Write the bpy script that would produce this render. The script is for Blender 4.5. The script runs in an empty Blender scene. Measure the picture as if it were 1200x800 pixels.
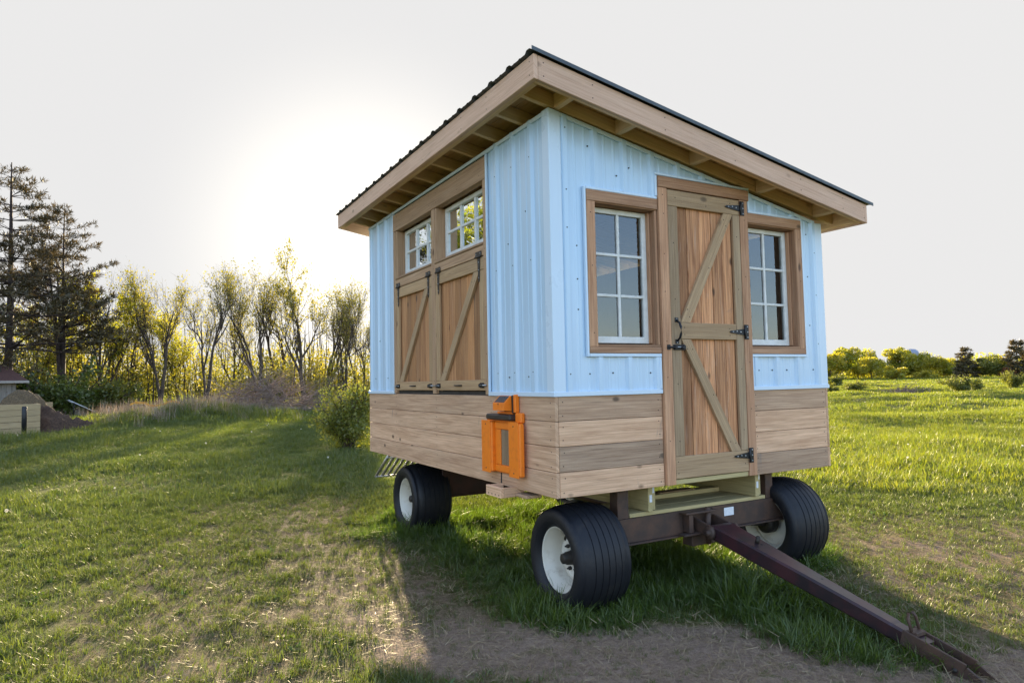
import bpy, math, random
import numpy as np
from mathutils import Vector, Matrix

rnd = random.Random(7)
nrs = np.random.RandomState(11)
scene = bpy.context.scene
COL = scene.collection

# ------------------------------------------------------------------ camera (solved from the photograph)
FPX, YAW, PITCH, ROLL = 794.16, 0.5135, 0.0591, -0.0192
BED = 0.75                                   # height of the shed's skirt above the ground
CAM = np.array([-2.3344, -3.6047, 0.7391 + BED])
def cam_axes():
    cy, sy, cp, sp = math.cos(YAW), math.sin(YAW), math.cos(PITCH), math.sin(PITCH)
    f = np.array([sy * cp, cy * cp, sp]); r = np.array([cy, -sy, 0.0]); u = np.cross(r, f)
    cr, sr = math.cos(ROLL), math.sin(ROLL)
    return cr * r + sr * u, -sr * r + cr * u, f
AX_R, AX_U, AX_F = cam_axes()
cd = bpy.data.cameras.new('camera'); cam = bpy.data.objects.new('camera', cd); COL.objects.link(cam)
cd.sensor_width = 36.0; cd.lens = FPX / 1200 * 36; cd.clip_start = 0.05; cd.clip_end = 6000
cam.matrix_world = Matrix(((AX_R[0], AX_U[0], -AX_F[0], CAM[0]), (AX_R[1], AX_U[1], -AX_F[1], CAM[1]),
                           (AX_R[2], AX_U[2], -AX_F[2], CAM[2]), (0, 0, 0, 1)))
scene.camera = cam

def survey(u, v, D):
    """world point at horizontal distance D in the surveyed direction u, v"""
    d = (u - 600) / FPX * AX_R + (400 - v) / FPX * AX_U + AX_F
    t = D / math.hypot(d[0], d[1])
    return CAM + d * t

# ------------------------------------------------------------------ light and sky
SUN_AZ, SUN_EL = math.radians(17.4), math.radians(10.8)
SUN_DIR = Vector((math.sin(SUN_AZ) * math.cos(SUN_EL), math.cos(SUN_AZ) * math.cos(SUN_EL), math.sin(SUN_EL)))
sl = bpy.data.lights.new('sun', 'SUN'); so = bpy.data.objects.new('sun', sl); COL.objects.link(so)
sl.energy = 5.0; sl.angle = math.radians(1.0); sl.color = (1.0, 0.80, 0.52)
so.rotation_euler = SUN_DIR.to_track_quat('Z', 'Y').to_euler(); so.location = (0, 40, 30)

world = bpy.data.worlds.new('World'); scene.world = world; world.use_nodes = True
def build_world():
    nt = world.node_tree; N = nt.nodes; L = nt.links
    bg = N['Background']
    sky = N.new('ShaderNodeTexSky'); sky.sky_type = 'NISHITA'; sky.sun_disc = False
    sky.sun_elevation = SUN_EL; sky.sun_rotation = SUN_AZ
    sky.air_density = 1.0; sky.dust_density = 0.5; sky.ozone_density = 1.5; sky.altitude = 200
    # thin bright evening haze: pale and even over the sunward half of the sky
    tc = N.new('ShaderNodeTexCoord')
    dot = N.new('ShaderNodeVectorMath'); dot.operation = 'DOT_PRODUCT'
    h = Vector((SUN_DIR.x, SUN_DIR.y, 0)).normalized()
    dot.inputs[1].default_value = (h.x, h.y, 0.0)
    L.new(tc.outputs['Generated'], dot.inputs[0])
    mr = N.new('ShaderNodeMapRange'); mr.interpolation_type = 'SMOOTHSTEP'
    mr.inputs['From Min'].default_value = -0.15; mr.inputs['From Max'].default_value = 0.45
    L.new(dot.outputs['Value'], mr.inputs['Value'])
    dot2 = N.new('ShaderNodeVectorMath'); dot2.operation = 'DOT_PRODUCT'; dot2.inputs[1].default_value = SUN_DIR
    L.new(tc.outputs['Generated'], dot2.inputs[0])
    pw = N.new('ShaderNodeMapRange')
    pw.inputs['From Min'].default_value = 0.93; pw.inputs['From Max'].default_value = 1.0
    L.new(dot2.outputs['Value'], pw.inputs['Value'])
    hz = N.new('ShaderNodeMix'); hz.data_type = 'RGBA'
    hz.inputs['A'].default_value = HAZE; hz.inputs['B'].default_value = GLOW
    pp = N.new('ShaderNodeMath'); pp.operation = 'POWER'; pp.inputs[1].default_value = 4.0; L.new(pw.outputs['Result'], pp.inputs[0]); L.new(pp.outputs[0], hz.inputs['Factor'])
    gain = N.new('ShaderNodeMix'); gain.data_type = 'RGBA'; gain.blend_type = 'MULTIPLY'; gain.inputs['Factor'].default_value = 1
    gain.inputs['B'].default_value = SKYGAIN
    L.new(sky.outputs['Color'], gain.inputs['A'])
    mx = N.new('ShaderNodeMix'); mx.data_type = 'RGBA'
    veil = N.new('ShaderNodeMix'); veil.data_type = 'RGBA'; veil.inputs['Factor'].default_value = 0.5; veil.inputs['B'].default_value = VEIL
    L.new(gain.outputs['Result'], veil.inputs['A'])
    L.new(mr.outputs['Result'], mx.inputs['Factor']); L.new(veil.outputs['Result'], mx.inputs['A']); L.new(hz.outputs['Result'], mx.inputs['B'])
    L.new(mx.outputs['Result'], bg.inputs['Color']); bg.inputs['Strength'].default_value = 0.12
EXPO = 2.2
_k = 1 / (0.12 * 2 ** EXPO)
HAZE = (0.835 * _k, 0.83 * _k, 0.825 * _k, 1); GLOW = (1.5 * _k, 1.42 * _k, 1.28 * _k, 1); SKYGAIN = (1.68, 1.46, 1.44, 1)
VEIL = (0.62 * _k, 0.88 * _k, 1.36 * _k, 1)
build_world()
vs = scene.view_settings; scene.display_settings.display_device = 'sRGB'
vs.view_transform = 'Standard'; vs.look = 'None'; vs.gamma = 1; vs.use_curve_mapping = False; vs.exposure = EXPO
scene.render.engine = 'CYCLES'
scene.cycles.max_bounces = 8; scene.cycles.transparent_max_bounces = 12

# ------------------------------------------------------------------ materials
def new_mat(name):
    m = bpy.data.materials.new(name); m.use_nodes = True
    nt = m.node_tree; return m, nt.nodes, nt.links, nt.nodes['Principled BSDF']
def mathn(N, L, op, a, b=None, clamp=False):
    n = N.new('ShaderNodeMath'); n.operation = op; n.use_clamp = clamp
    for i, x in enumerate((a, b)):
        if x is None: continue
        if isinstance(x, (int, float)): n.inputs[i].default_value = x
        else: L.new(x, n.inputs[i])
    return n.outputs[0]
def mixc(N, L, f, a, b, mode='MIX'):
    n = N.new('ShaderNodeMix'); n.data_type = 'RGBA'; n.blend_type = mode
    for k, x in (('Factor', f), ('A', a), ('B', b)):
        if isinstance(x, (int, float)): n.inputs[k].default_value = x
        elif isinstance(x, tuple): n.inputs[k].default_value = x if len(x) == 4 else (*x, 1)
        else: L.new(x, n.inputs[k])
    return n.outputs['Result']
def noise(N, L, vec, scale, detail=4, rough=0.55, dist=0.0):
    n = N.new('ShaderNodeTexNoise'); n.inputs['Scale'].default_value = scale; n.inputs['Detail'].default_value = detail
    n.inputs['Roughness'].default_value = rough; n.inputs['Distortion'].default_value = dist
    if vec is not None: L.new(vec, n.inputs['Vector'])
    return n.outputs['Fac']
def ramp(N, L, f, lo, hi):
    n = N.new('ShaderNodeMapRange'); n.inputs['From Min'].default_value = lo; n.inputs['From Max'].default_value = hi
    L.new(f, n.inputs['Value']); return n.outputs['Result']
def vmul(N, L, vec, s):
    n = N.new('ShaderNodeVectorMath'); n.operation = 'MULTIPLY'; n.inputs[1].default_value = s; L.new(vec, n.inputs[0]); return n.outputs[0]

def wood(name, ca, cb, grey=(0.22, 0.20, 0.17), knot=(0.07, 0.04, 0.025), rough=0.78, knots=1.0, saw=0.35, contrast=1.0, pale=0.15, bluing=0.0):
    """sawn boards; the 'grain' uv runs in metres along (u) and across (v) each board, 'tint' is per board"""
    m, N, L, B = new_mat(name)
    uv = N.new('ShaderNodeUVMap'); uv.uv_map = 'grain'
    at = N.new('ShaderNodeAttribute'); at.attribute_name = 'tint'
    sp = N.new('ShaderNodeSeparateXYZ'); L.new(at.outputs['Vector'], sp.inputs[0])
    g1 = noise(N, L, vmul(N, L, uv.outputs[0], (2.2, 95, 1)), 1.0, 6, 0.7, 0.35)
    g2 = noise(N, L, vmul(N, L, uv.outputs[0], (1.1, 11, 1)), 1.0, 4, 0.6, 1.2)
    g3 = noise(N, L, vmul(N, L, uv.outputs[0], (130, 6, 1)), 1.0, 2, 0.5)
    f = mathn(N, L, 'ADD', mathn(N, L, 'MULTIPLY', ramp(N, L, g1, 0.36, 0.64), 0.6), mathn(N, L, 'MULTIPLY', ramp(N, L, g2, 0.3, 0.7), 0.45))
    col = mixc(N, L, mathn(N, L, 'MULTIPLY', f, contrast, True), ca, cb)
    vo = N.new('ShaderNodeTexVoronoi'); vo.inputs['Scale'].default_value = 1.0
    L.new(vmul(N, L, uv.outputs[0], (3.6, 6.5, 1)), vo.inputs['Vector'])
    wob = mathn(N, L, 'ADD', vo.outputs['Distance'], mathn(N, L, 'MULTIPLY', mathn(N, L, 'SUBTRACT', g2, 0.5), 0.12))
    kn = mathn(N, L, 'MULTIPLY', ramp(N, L, wob, 0.15, 0.06), knots, True)
    pick = mathn(N, L, 'GREATER_THAN', N_sep(N, L, vo.outputs['Color']), 0.5)
    kn = mathn(N, L, 'MULTIPLY', kn, pick)
    col = mixc(N, L, mathn(N, L, 'MULTIPLY', kn, 0.85), col, knot)
    ck = noise(N, L, vmul(N, L, uv.outputs[0], (1.6, 55, 1)), 1.0, 3, 0.5, 0.4)
    col = mixc(N, L, mathn(N, L, 'MULTIPLY', ramp(N, L, ck, 0.70, 0.76), 0.7), col, knot)
    lum = mathn(N, L, 'ADD', 0.52, mathn(N, L, 'MULTIPLY', sp.outputs[0], 0.94))
    col = mixc(N, L, 1.0, col, comb(N, L, lum), 'MULTIPLY')
    wh = ramp(N, L, noise(N, L, vmul(N, L, uv.outputs[0], (2.2, 24, 1)), 1.0, 5, .65, .8), .56, .76)
    col = mixc(N, L, mathn(N, L, 'MULTIPLY', wh, pale), col, (0.62, 0.50, 0.40))
    bl = ramp(N, L, noise(N, L, vmul(N, L, uv.outputs[0], (5.5, 1.6, 1)), 1.0, 4, .7, .5), .66, .78)
    col = mixc(N, L, mathn(N, L, 'MULTIPLY', bl, bluing), col, (0.15, 0.145, 0.15))
    stain = ramp(N, L, noise(N, L, vmul(N, L, uv.outputs[0], (0.9, 3.5, 1)), 1.0, 5, 0.7), 0.52, 0.78)
    gg = mathn(N, L, 'ADD', sp.outputs[1], mathn(N, L, 'MULTIPLY', stain, 0.22), True)
    col = mixc(N, L, gg, col, mixc(N, L, 1.0, grey, comb(N, L, mathn(N, L, 'ADD', 0.55, f)), 'MULTIPLY'))
    L.new(col, B.inputs['Base Color']); B.inputs['Roughness'].default_value = rough
    B.inputs['Specular IOR Level'].default_value = 0.25
    bp = N.new('ShaderNodeBump'); bp.inputs['Strength'].default_value = 0.8; bp.inputs['Distance'].default_value = 0.004
    L.new(mathn(N, L, 'ADD', g1, mathn(N, L, 'MULTIPLY', g3, saw)), bp.inputs['Height']); L.new(bp.outputs[0], B.inputs['Normal'])
    return m
def N_sep(N, L, c):
    n = N.new('ShaderNodeSeparateColor'); L.new(c, n.inputs[0]); return n.outputs[0]
def comb(N, L, v):
    n = N.new('ShaderNodeCombineColor')
    for i in range(3): L.new(v, n.inputs[i])
    return n.outputs[0]
def plain(name, c, rough=0.5, metal=0.0, c2=None, scale=8.0, lo=0.4, hi=0.65, bump=0.0, spec=0.5):
    m, N, L, B = new_mat(name)
    tc = N.new('ShaderNodeTexCoord')
    n = noise(N, L, tc.outputs['Object'], scale, 7, 0.65)
    c2 = c2 or tuple(x * 0.7 for x in c)
    L.new(mixc(N, L, ramp(N, L, n, lo, hi), c, c2), B.inputs['Base Color'])
    B.inputs['Roughness'].default_value = rough; B.inputs['Metallic'].default_value = metal; B.inputs['Specular IOR Level'].default_value = spec
    n2 = noise(N, L, tc.outputs['Object'], scale * 1.7, 4, 0.6)
    L.new(mathn(N, L, 'ADD', rough - 0.1, mathn(N, L, 'MULTIPLY', n2, 0.25), True), B.inputs['Roughness'])
    if bump:
        bp = N.new('ShaderNodeBump'); bp.inputs['Strength'].default_value = 0.6; bp.inputs['Distance'].default_value = bump
        L.new(noise(N, L, tc.outputs['Object'], scale * 6, 5, 0.6), bp.inputs['Height']); L.new(bp.outputs[0], B.inputs['Normal'])
    return m
def leafy(name, c1, c2, trans=0.5, rough=0.6, seed_attr=True, tcol=None):
    """thin leaves: reflect and let light through"""
    m, N, L, B = new_mat(name)
    out = N['Material Output']; N.remove(B)
    at = N.new('ShaderNodeAttribute'); at.attribute_name = 'tint'
    oi = N.new('ShaderNodeObjectInfo')
    sp = N.new('ShaderNodeSeparateXYZ'); L.new(at.outputs['Vector'], sp.inputs[0])
    f = sp.outputs[0]
    if not seed_attr: f = mathn(N, L, 'ADD', mathn(N, L, 'MULTIPLY', f, 0.5), mathn(N, L, 'MULTIPLY', oi.outputs['Random'], 0.5))
    col = mixc(N, L, f, c1, c2)
    d = N.new('ShaderNodeBsdfDiffuse'); t = N.new('ShaderNodeBsdfTranslucent'); g = N.new('ShaderNodeBsdfGlossy')
    g.inputs['Roughness'].default_value = 0.45
    L.new(col, d.inputs['Color'])
    L.new(mixc(N, L, 1.0, col, tcol or (1.5, 1.45, 0.7), 'MULTIPLY'), t.inputs['Color'])
    m1 = N.new('ShaderNodeMixShader'); m1.inputs[0].default_value = trans; L.new(d.outputs[0], m1.inputs[1]); L.new(t.outputs[0], m1.inputs[2])
    m2 = N.new('ShaderNodeMixShader'); m2.inputs[0].default_value = 0.06; L.new(m1.outputs[0], m2.inputs[1]); L.new(g.outputs[0], m2.inputs[2])
    g.inputs['Color'].default_value = (0.8, 0.8, 0.7, 1)
    L.new(m2.outputs[0], out.inputs['Surface'])
    return m

M = {}
M['skirt'] = wood('sawn_oak_boards', (0.40, 0.222, 0.128), (0.80, 0.53, 0.345), grey=(0.30, 0.23, 0.17), knots=1.3, bluing=0.7)
M['fascia'] = wood('pale_fascia_board', (0.49, 0.30, 0.205), (0.70, 0.475, 0.345), grey=(0.36, 0.27, 0.2), knots=0.6)
M['post'] = wood('cedar_post', (0.26, 0.125, 0.068), (0.55, 0.32, 0.19), grey=(0.27, 0.19, 0.13))
M['plank'] = wood('cedar_plank', (0.17, 0.062, 0.028), (0.62, 0.315, 0.155), grey=(0.27, 0.19, 0.14), contrast=1.15, pale=0.45, bluing=0.35)
M['batten'] = wood('weathered_batten', (0.29, 0.18, 0.098), (0.47, 0.315, 0.175), grey=(0.30, 0.235, 0.165))
M['shutter'] = wood('honey_glow_shutter_plank', (0.25, 0.105, 0.045), (0.52, 0.27, 0.118))  # honey wood, with the orange glow of the sun flare put into the colour
M['header'] = wood('oak_header', (0.27, 0.16, 0.09), (0.50, 0.33, 0.205), grey=(0.27, 0.19, 0.13))
M['rafter'] = wood('pine_rafter', (0.56, 0.345, 0.18), (0.76, 0.535, 0.31), knots=0.5)  # new pine tone, raised to carry light bounced under the eaves
M['deck'] = wood('roof_sheathing', (0.42, 0.235, 0.12), (0.62, 0.39, 0.21))  # board tone lifted likewise, eave bounce light put into the colour
M['treated'] = wood('treated_lumber', (0.32, 0.265, 0.125), (0.50, 0.41, 0.215), grey=(0.22, 0.19, 0.12), knots=0.7)
M['newpine'] = wood('new_pine_boards', (0.25, 0.185, 0.10), (0.38, 0.29, 0.17), knots=0.7)
M['oldwood'] = wood('silvered_shed_boards', (0.22, 0.20, 0.19), (0.36, 0.33, 0.31))
M['siding'] = plain('painted_steel_siding', (0.575, 0.70, 0.80), 0.24, 0, (0.565, 0.69, 0.79), 1.2, bump=0)
def sheet_metal():
    m, N, L, B = new_mat('painted_steel_siding'); tc = N.new('ShaderNodeTexCoord'); P = tc.outputs['Object']
    n1 = noise(N, L, vmul(N, L, P, (3, 3, .7)), 1.0, 3); n2 = noise(N, L, vmul(N, L, P, (38, 38, 1.2)), 1.0, 4, .6); n3 = noise(N, L, P, 90, 2)
    col = mixc(N, L, ramp(N, L, n2, .5, .8), (0.475, 0.64, 0.80), (0.43, 0.58, 0.73))
    L.new(col, B.inputs['Base Color']); L.new(mathn(N, L, 'ADD', .15, mathn(N, L, 'MULTIPLY', n2, .16)), B.inputs['Roughness']); B.inputs['Specular IOR Level'].default_value = .7
    bp = N.new('ShaderNodeBump'); bp.inputs['Strength'].default_value = .5; bp.inputs['Distance'].default_value = .012
    L.new(mathn(N, L, 'ADD', n1, mathn(N, L, 'MULTIPLY', n3, .004)), bp.inputs['Height']); L.new(bp.outputs[0], B.inputs['Normal'])
    return m
M['siding'] = sheet_metal()
M['trim'] = plain('painted_steel_trim', (0.585, 0.71, 0.835), 0.28, 0, (0.575, 0.70, 0.82), 2.0)
M['screw'] = plain('screw_head', (0.06, 0.065, 0.07), 0.5, 0.6)
M['nail'] = plain('rusty_nail', (0.045, 0.03, 0.022), 0.8)
M['roof'] = plain('roof_steel', (0.07, 0.085, 0.095), 0.45, 0.3, (0.05, 0.06, 0.07))
M['sash'] = plain('white_sash_paint', (0.72, 0.72, 0.70), 0.5, 0, (0.6, 0.6, 0.57), 14)
M['iron'] = plain('black_iron', (0.018, 0.02, 0.024), 0.42, 0.5, (0.03, 0.03, 0.034), 20)
M['dulliron'] = plain('weathered_grey_iron', (0.07, 0.062, 0.056), 0.55, 0.5, (0.045, 0.038, 0.034), 20)
M['rust'] = plain('rusty_brown_steel', (0.05, 0.032, 0.026), 0.62, 0.1, (0.10, 0.052, 0.033), 9, 0.38, 0.7, 0.002)
M['maroon'] = plain('faded_maroon_paint', (0.052, 0.017, 0.022), 0.34, 0.0, (0.020, 0.013, 0.018), 5, 0.42, 0.6, 0.001, 0.6)
M['maroondark'] = plain('dark_red_steel', (0.05, 0.016, 0.014), 0.5, 0.0, (0.025, 0.012, 0.012), 6, bump=0.001)
M['rubber'] = plain('tyre_rubber', (0.009, 0.010, 0.014), 0.5, 0, (0.032, 0.028, 0.026), 9, 0.55, 0.85, 0.0015, 0.35)
M['rim'] = plain('cream_rim_paint', (0.62, 0.59, 0.52), 0.42, 0, (0.34, 0.28, 0.21), 9, 0.56, 0.82)
M['hub'] = plain('greasy_hub', (0.02, 0.018, 0.017), 0.55, 0.3, (0.035, 0.028, 0.022), 18)
M['orange'] = plain('orange_plastic', (0.90, 0.22, 0.012), 0.38, 0, (0.74, 0.165, 0.014), 22, .5, .75)
M['darkplastic'] = plain('dark_plastic', (0.035, 0.026, 0.024), 0.45)
M['solar'] = plain('solar_cell', (0.03, 0.035, 0.055), 0.25, 0.1)
M['label'] = plain('white_label', (0.72, 0.75, 0.80), 0.5, 0, (0.6, 0.64, 0.72), 60)
M['galv'] = plain('galvanised_steel', (0.45, 0.47, 0.50), 0.35, 0.85, (0.35, 0.37, 0.4), 20)
M['dark'] = plain('interior_shade', (0.05, 0.042, 0.036), 0.9)  # shade inside the shed put into the colour, keeps the panes dark
M['bark'] = plain('grey_bark', (0.085, 0.062, 0.045), 0.9, 0, (0.045, 0.032, 0.024), 5, bump=0.01)
M['pinebark'] = plain('pine_bark', (0.055, 0.036, 0.032), 0.9, 0, (0.03, 0.02, 0.018), 5, bump=0.01)
M['twig'] = plain('dead_twigs', (0.30, 0.23, 0.195), 0.9, 0, (0.17, 0.125, 0.105), 9)
M['soil'] = plain('dark_soil', (0.075, 0.045, 0.03), 0.95, 0, (0.03, 0.018, 0.012), 14, bump=0.02)
M['compost'] = plain('old_straw_compost', (0.14, 0.10, 0.055), 0.95, 0, (0.05, 0.035, 0.02), 22, bump=0.02)
M['shingle'] = plain('brown_shingles', (0.10, 0.045, 0.038), 0.9, 0, (0.06, 0.03, 0.026), 12, bump=0.01)
M['stone'] = plain('pale_slab', (0.55, 0.52, 0.47), 0.85, 0, (0.42, 0.39, 0.34), 6)
M['leaf_yellow'] = leafy('young_yellow_leaves', (0.12, 0.135, 0.020), (0.25, 0.225, 0.040), 0.55, tcol=(1.6, 1.5, 0.65))
M['leaf_bright'] = leafy('bright_new_leaves', (0.22, 0.235, 0.02), (0.42, 0.36, 0.04), 0.6, tcol=(1.6, 1.5, 0.6))
M['leaf_bush'] = leafy('bush_leaves', (0.11, 0.14, 0.024), (0.26, 0.26, 0.05), 0.5)
M['leaf_green'] = leafy('spring_green_leaves', (0.16, 0.20, 0.022), (0.36, 0.33, 0.04), 0.6, tcol=(1.7, 1.6, 0.6))
M['leaf_dark'] = leafy('dark_green_leaves', (0.04, 0.075, 0.013), (0.10, 0.13, 0.025), 0.4)
M['leaf_mid'] = leafy('mid_green_leaves', (0.095, 0.12, 0.022), (0.20, 0.205, 0.04), 0.5)
M['leaf_red'] = leafy('copper_leaves', (0.20, 0.09, 0.04), (0.28, 0.14, 0.05), 0.45, tcol=(1.3, 1.0, 0.7))
M['needle'] = leafy('pine_needles', (0.034, 0.032, 0.016), (0.10, 0.075, 0.03), 0.25, tcol=(1.2, 1, .6))
M['spruce'] = leafy('spruce_needles', (0.075, 0.07, 0.04), (0.15, 0.125, 0.065), 0.3, tcol=(1.2, 1, .6))
M['grass'] = leafy('lawn_blades', (0.044, 0.080, 0.014), (0.122, 0.146, 0.031), 0.5, seed_attr=False, tcol=(1.5, 1.45, 0.6))
M['grasslush'] = leafy('lush_blades', (0.045, 0.095, 0.012), (0.10, 0.15, 0.02), 0.5, seed_attr=False)
M['grassfar'] = leafy('field_blades', (0.078, 0.135, 0.013), (0.195, 0.205, 0.026), 0.57, seed_attr=False, tcol=(1.6, 1.5, 0.6))
M['straw'] = leafy('dry_straw', (0.20, 0.145, 0.085), (0.38, 0.30, 0.19), 0.15, seed_attr=False, tcol=(1.1, 1, .8))
M['drystem'] = leafy('pale_dry_stems', (0.20, 0.155, 0.115), (0.34, 0.28, 0.22), 0.3, seed_attr=False, tcol=(1.1, 1, .9))
M['puff'] = leafy('seed_head_fluff', (0.7, 0.68, 0.64), (0.8, 0.78, 0.74), 0.4, tcol=(1, 1, 1))
M['orangeleaf'] = plain('orange_netting', (0.55, 0.24, 0.02), 0.7)
M['blue'] = plain('pale_blue_paint', (0.26, 0.30, 0.42), 0.6)

def glass():
    m, N, L, B = new_mat('window_glass'); out = N['Material Output']; N.remove(B)
    tr = N.new('ShaderNodeBsdfTransparent'); tr.inputs['Color'].default_value = (0.86, 0.9, 0.9, 1)
    gl = N.new('ShaderNodeBsdfGlossy'); gl.inputs['Roughness'].default_value = 0.0; gl.inputs['Color'].default_value = (0.86, 0.94, 1, 1)
    fr = N.new('ShaderNodeFresnel'); fr.inputs['IOR'].default_value = 1.5
    tc = N.new('ShaderNodeTexCoord')
    bp = N.new('ShaderNodeBump'); bp.inputs['Strength'].default_value = 0.06; bp.inputs['Distance'].default_value = 0.01
    L.new(noise(N, L, tc.outputs['Object'], 5, 2), bp.inputs['Height']); L.new(bp.outputs[0], gl.inputs['Normal'])
    mx = N.new('ShaderNodeMixShader'); L.new(mathn(N, L, 'ADD', mathn(N, L, 'MULTIPLY', fr.outputs[0], 1.5), 0.05, True), mx.inputs[0])
    L.new(tr.outputs[0], mx.inputs[1]); L.new(gl.outputs[0], mx.inputs[2]); L.new(mx.outputs[0], out.inputs['Surface'])
    return m
M['glass'] = glass()

# ------------------------------------------------------------------ mesh builder
class MB:
    def __init__(s, off=(0, 0, 0)):
        s.v = []; s.f = []; s.mi = []; s.uv = []; s.t = []; s.mats = []; s.off = Vector(off); s.smooth = []
    def slot(s, m):
        if m not in s.mats: s.mats.append(m)
        return s.mats.index(m)
    def face(s, pts, mat, tint=(0.5, 0, 0), L=None, A=None, uvo=(0, 0), smooth=False):
        i0 = len(s.v); pts = [Vector(p) for p in pts]; s.v += pts
        s.f.append(tuple(range(i0, i0 + len(pts)))); s.mi.append(s.slot(mat)); s.t.append(tint); s.smooth.append(smooth)
        L = L or Vector((1, 0, 0)); A = A or Vector((0, 1, 1))
        s.uv.append([(p.dot(L) + uvo[0], p.dot(A) + uvo[1]) for p in pts])
    def mesh(s, verts, faces, mat, tint=(0.5, 0, 0), smooth=False, L=None, A=None):
        i0 = len(s.v); verts = [Vector(p) for p in verts]; s.v += verts; k = s.slot(mat)
        L = L or Vector((1, 0, 0)); A = A or Vector((0, 1, 1)); o = (rnd.random() * 40, rnd.random() * 40)
        for f in faces:
            s.f.append(tuple(i0 + i for i in f)); s.mi.append(k); s.t.append(tint); s.smooth.append(smooth)
            s.uv.append([(verts[i].dot(L) + o[0], verts[i].dot(A) + o[1]) for i in f])
    def box(s, a, b, mat, bev=0.002, tint=None, along=None, rot=None, shear=None):
        """chamfered box between corners a and b; along = grain axis index; rot = Matrix about its centre; shear = function on points"""
        a = Vector(a); b = Vector(b); lo = Vector(map(min, a, b)); hi = Vector(map(max, a, b))
        c = (lo + hi) / 2; h = (hi - lo) / 2; bev = min(bev, min(h) * 0.45)
        if along is None: along = max(range(3), key=lambda i: h[i])
        if tint is None: tint = (rnd.random(), 0, rnd.random())
        V = {}; P = []
        for sx in (-1, 1):
            for sy in (-1, 1):
                for sz in (-1, 1):
                    for ax in range(3):
                        sg = (sx, sy, sz)
                        V[(sx, sy, sz, ax)] = len(P)
                        P.append(Vector([sg[i] * (h[i] if i == ax else h[i] - bev) for i in range(3)]))
        F = []
        for ax in range(3):
            o1, o2 = [i for i in range(3) if i != ax]
            for sg in (-1, 1):
                q = []
                for (p, r) in ((-1, -1), (1, -1), (1, 1), (-1, 1)):
                    k = [0, 0, 0]; k[ax] = sg; k[o1] = p; k[o2] = r; q.append(V[(*k, ax)])
                F.append(q)
        for a1, a2 in ((0, 1), (0, 2), (1, 2)):
            o = 3 - a1 - a2
            for s1 in (-1, 1):
                for s2 in (-1, 1):
                    k = [0, 0, 0]; k[a1] = s1; k[a2] = s2; q = []
                    k[o] = -1; q.append(V[(*k, a1)]); q.append(V[(*k, a2)])
                    k[o] = 1; q.append(V[(*k, a2)]); q.append(V[(*k, a1)])
                    F.append(q)
        for sx in (-1, 1):
            for sy in (-1, 1):
                for sz in (-1, 1): F.append([V[(sx, sy, sz, i)] for i in range(3)])
        FF = []
        for q in F:
            n = (P[q[1]] - P[q[0]]).cross(P[q[2]] - P[q[0]]); m_ = sum((P[i] for i in q), Vector()) / len(q)
            FF.append(q if n.dot(m_) > 0 else q[::-1])
        Lv = Vector((0, 0, 0)); Lv[along] = 1; Av = Vector((1, 1, 1)); Av[along] = 0
        o = (rnd.random() * 40, rnd.random() * 40)
        i0 = len(s.v); k = s.slot(mat)
        loc = [p.copy() for p in P]
        if rot is not None: P = [rot @ p for p in P]
        P = [p + c for p in P]
        if shear: P = [Vector(shear(p)) for p in P]
        s.v += P
        for q in FF:
            s.f.append(tuple(i0 + i for i in q)); s.mi.append(k); s.t.append(tint); s.smooth.append(False)
            s.uv.append([(loc[i].dot(Lv) + o[0], loc[i].dot(Av) + o[1]) for i in q])
    def beam(s, p, q, w, h, mat, bev=0.002, tint=None, up=(0, 0, 1)):
        """rectangular bar from p to q, w sideways and h along up"""
        p = Vector(p); q = Vector(q); d = (q - p); ln = d.length; d.normalize()
        sd = d.cross(Vector(up)).normalized(); u = sd.cross(d)
        R = Matrix((d, sd, u)).transposed(); c = (p + q) / 2
        hh = Vector((ln / 2, w / 2, h / 2)); s.box(c - hh, c + hh, mat, bev, tint, 0, R)
    def tube(s, pts, r, mat, n=10, caps=True, tint=(0.5, 0, 0)):
        pts = [Vector(p) for p in pts]; rs = r if isinstance(r, (list, tuple)) else [r] * len(pts)
        V = []; F = []
        up = Vector((0, 0, 1)) if abs((pts[1] - pts[0]).normalized().z) < 0.9 else Vector((1, 0, 0))
        for i, p in enumerate(pts):
            d = (pts[min(i + 1, len(pts) - 1)] - pts[max(i - 1, 0)]).normalized()
            a = d.cross(up).normalized(); b = d.cross(a)
            for k in range(n):
                t = 2 * math.pi * k / n; V.append(p + (a * math.cos(t) + b * math.sin(t)) * rs[i])
        for i in range(len(pts) - 1):
            for k in range(n):
                k2 = (k + 1) % n; F.append((i * n + k, i * n + k2, (i + 1) * n + k2, (i + 1) * n + k))
        if caps: F.append(tuple(range(n))[::-1]); F.append(tuple((len(pts) - 1) * n + k for k in range(n)))
        s.mesh(V, F, mat, tint, True)
    def lathe(s, prof, mat, c=(0, 0, 0), n=64, axis=0, close=False):
        """prof = (along axis, radius)"""
        V = []; F = []; m = len(prof); c = Vector(c)
        for k in range(n):
            t = 2 * math.pi * k / n; cs, sn = math.cos(t), math.sin(t)
            for (x, r) in prof:
                p = [0, 0, 0]; p[axis] = x; p[(axis + 1) % 3] = r * cs; p[(axis + 2) % 3] = r * sn; V.append(c + Vector(p))
        for k in range(n):
            k2 = (k + 1) % n
            for i in range(m if close else m - 1):
                j = (i + 1) % m; F.append((k * m + i, k2 * m + i, k2 * m + j, k * m + j))
        s.mesh(V, F, mat, (0.5, 0, 0), True)
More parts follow.
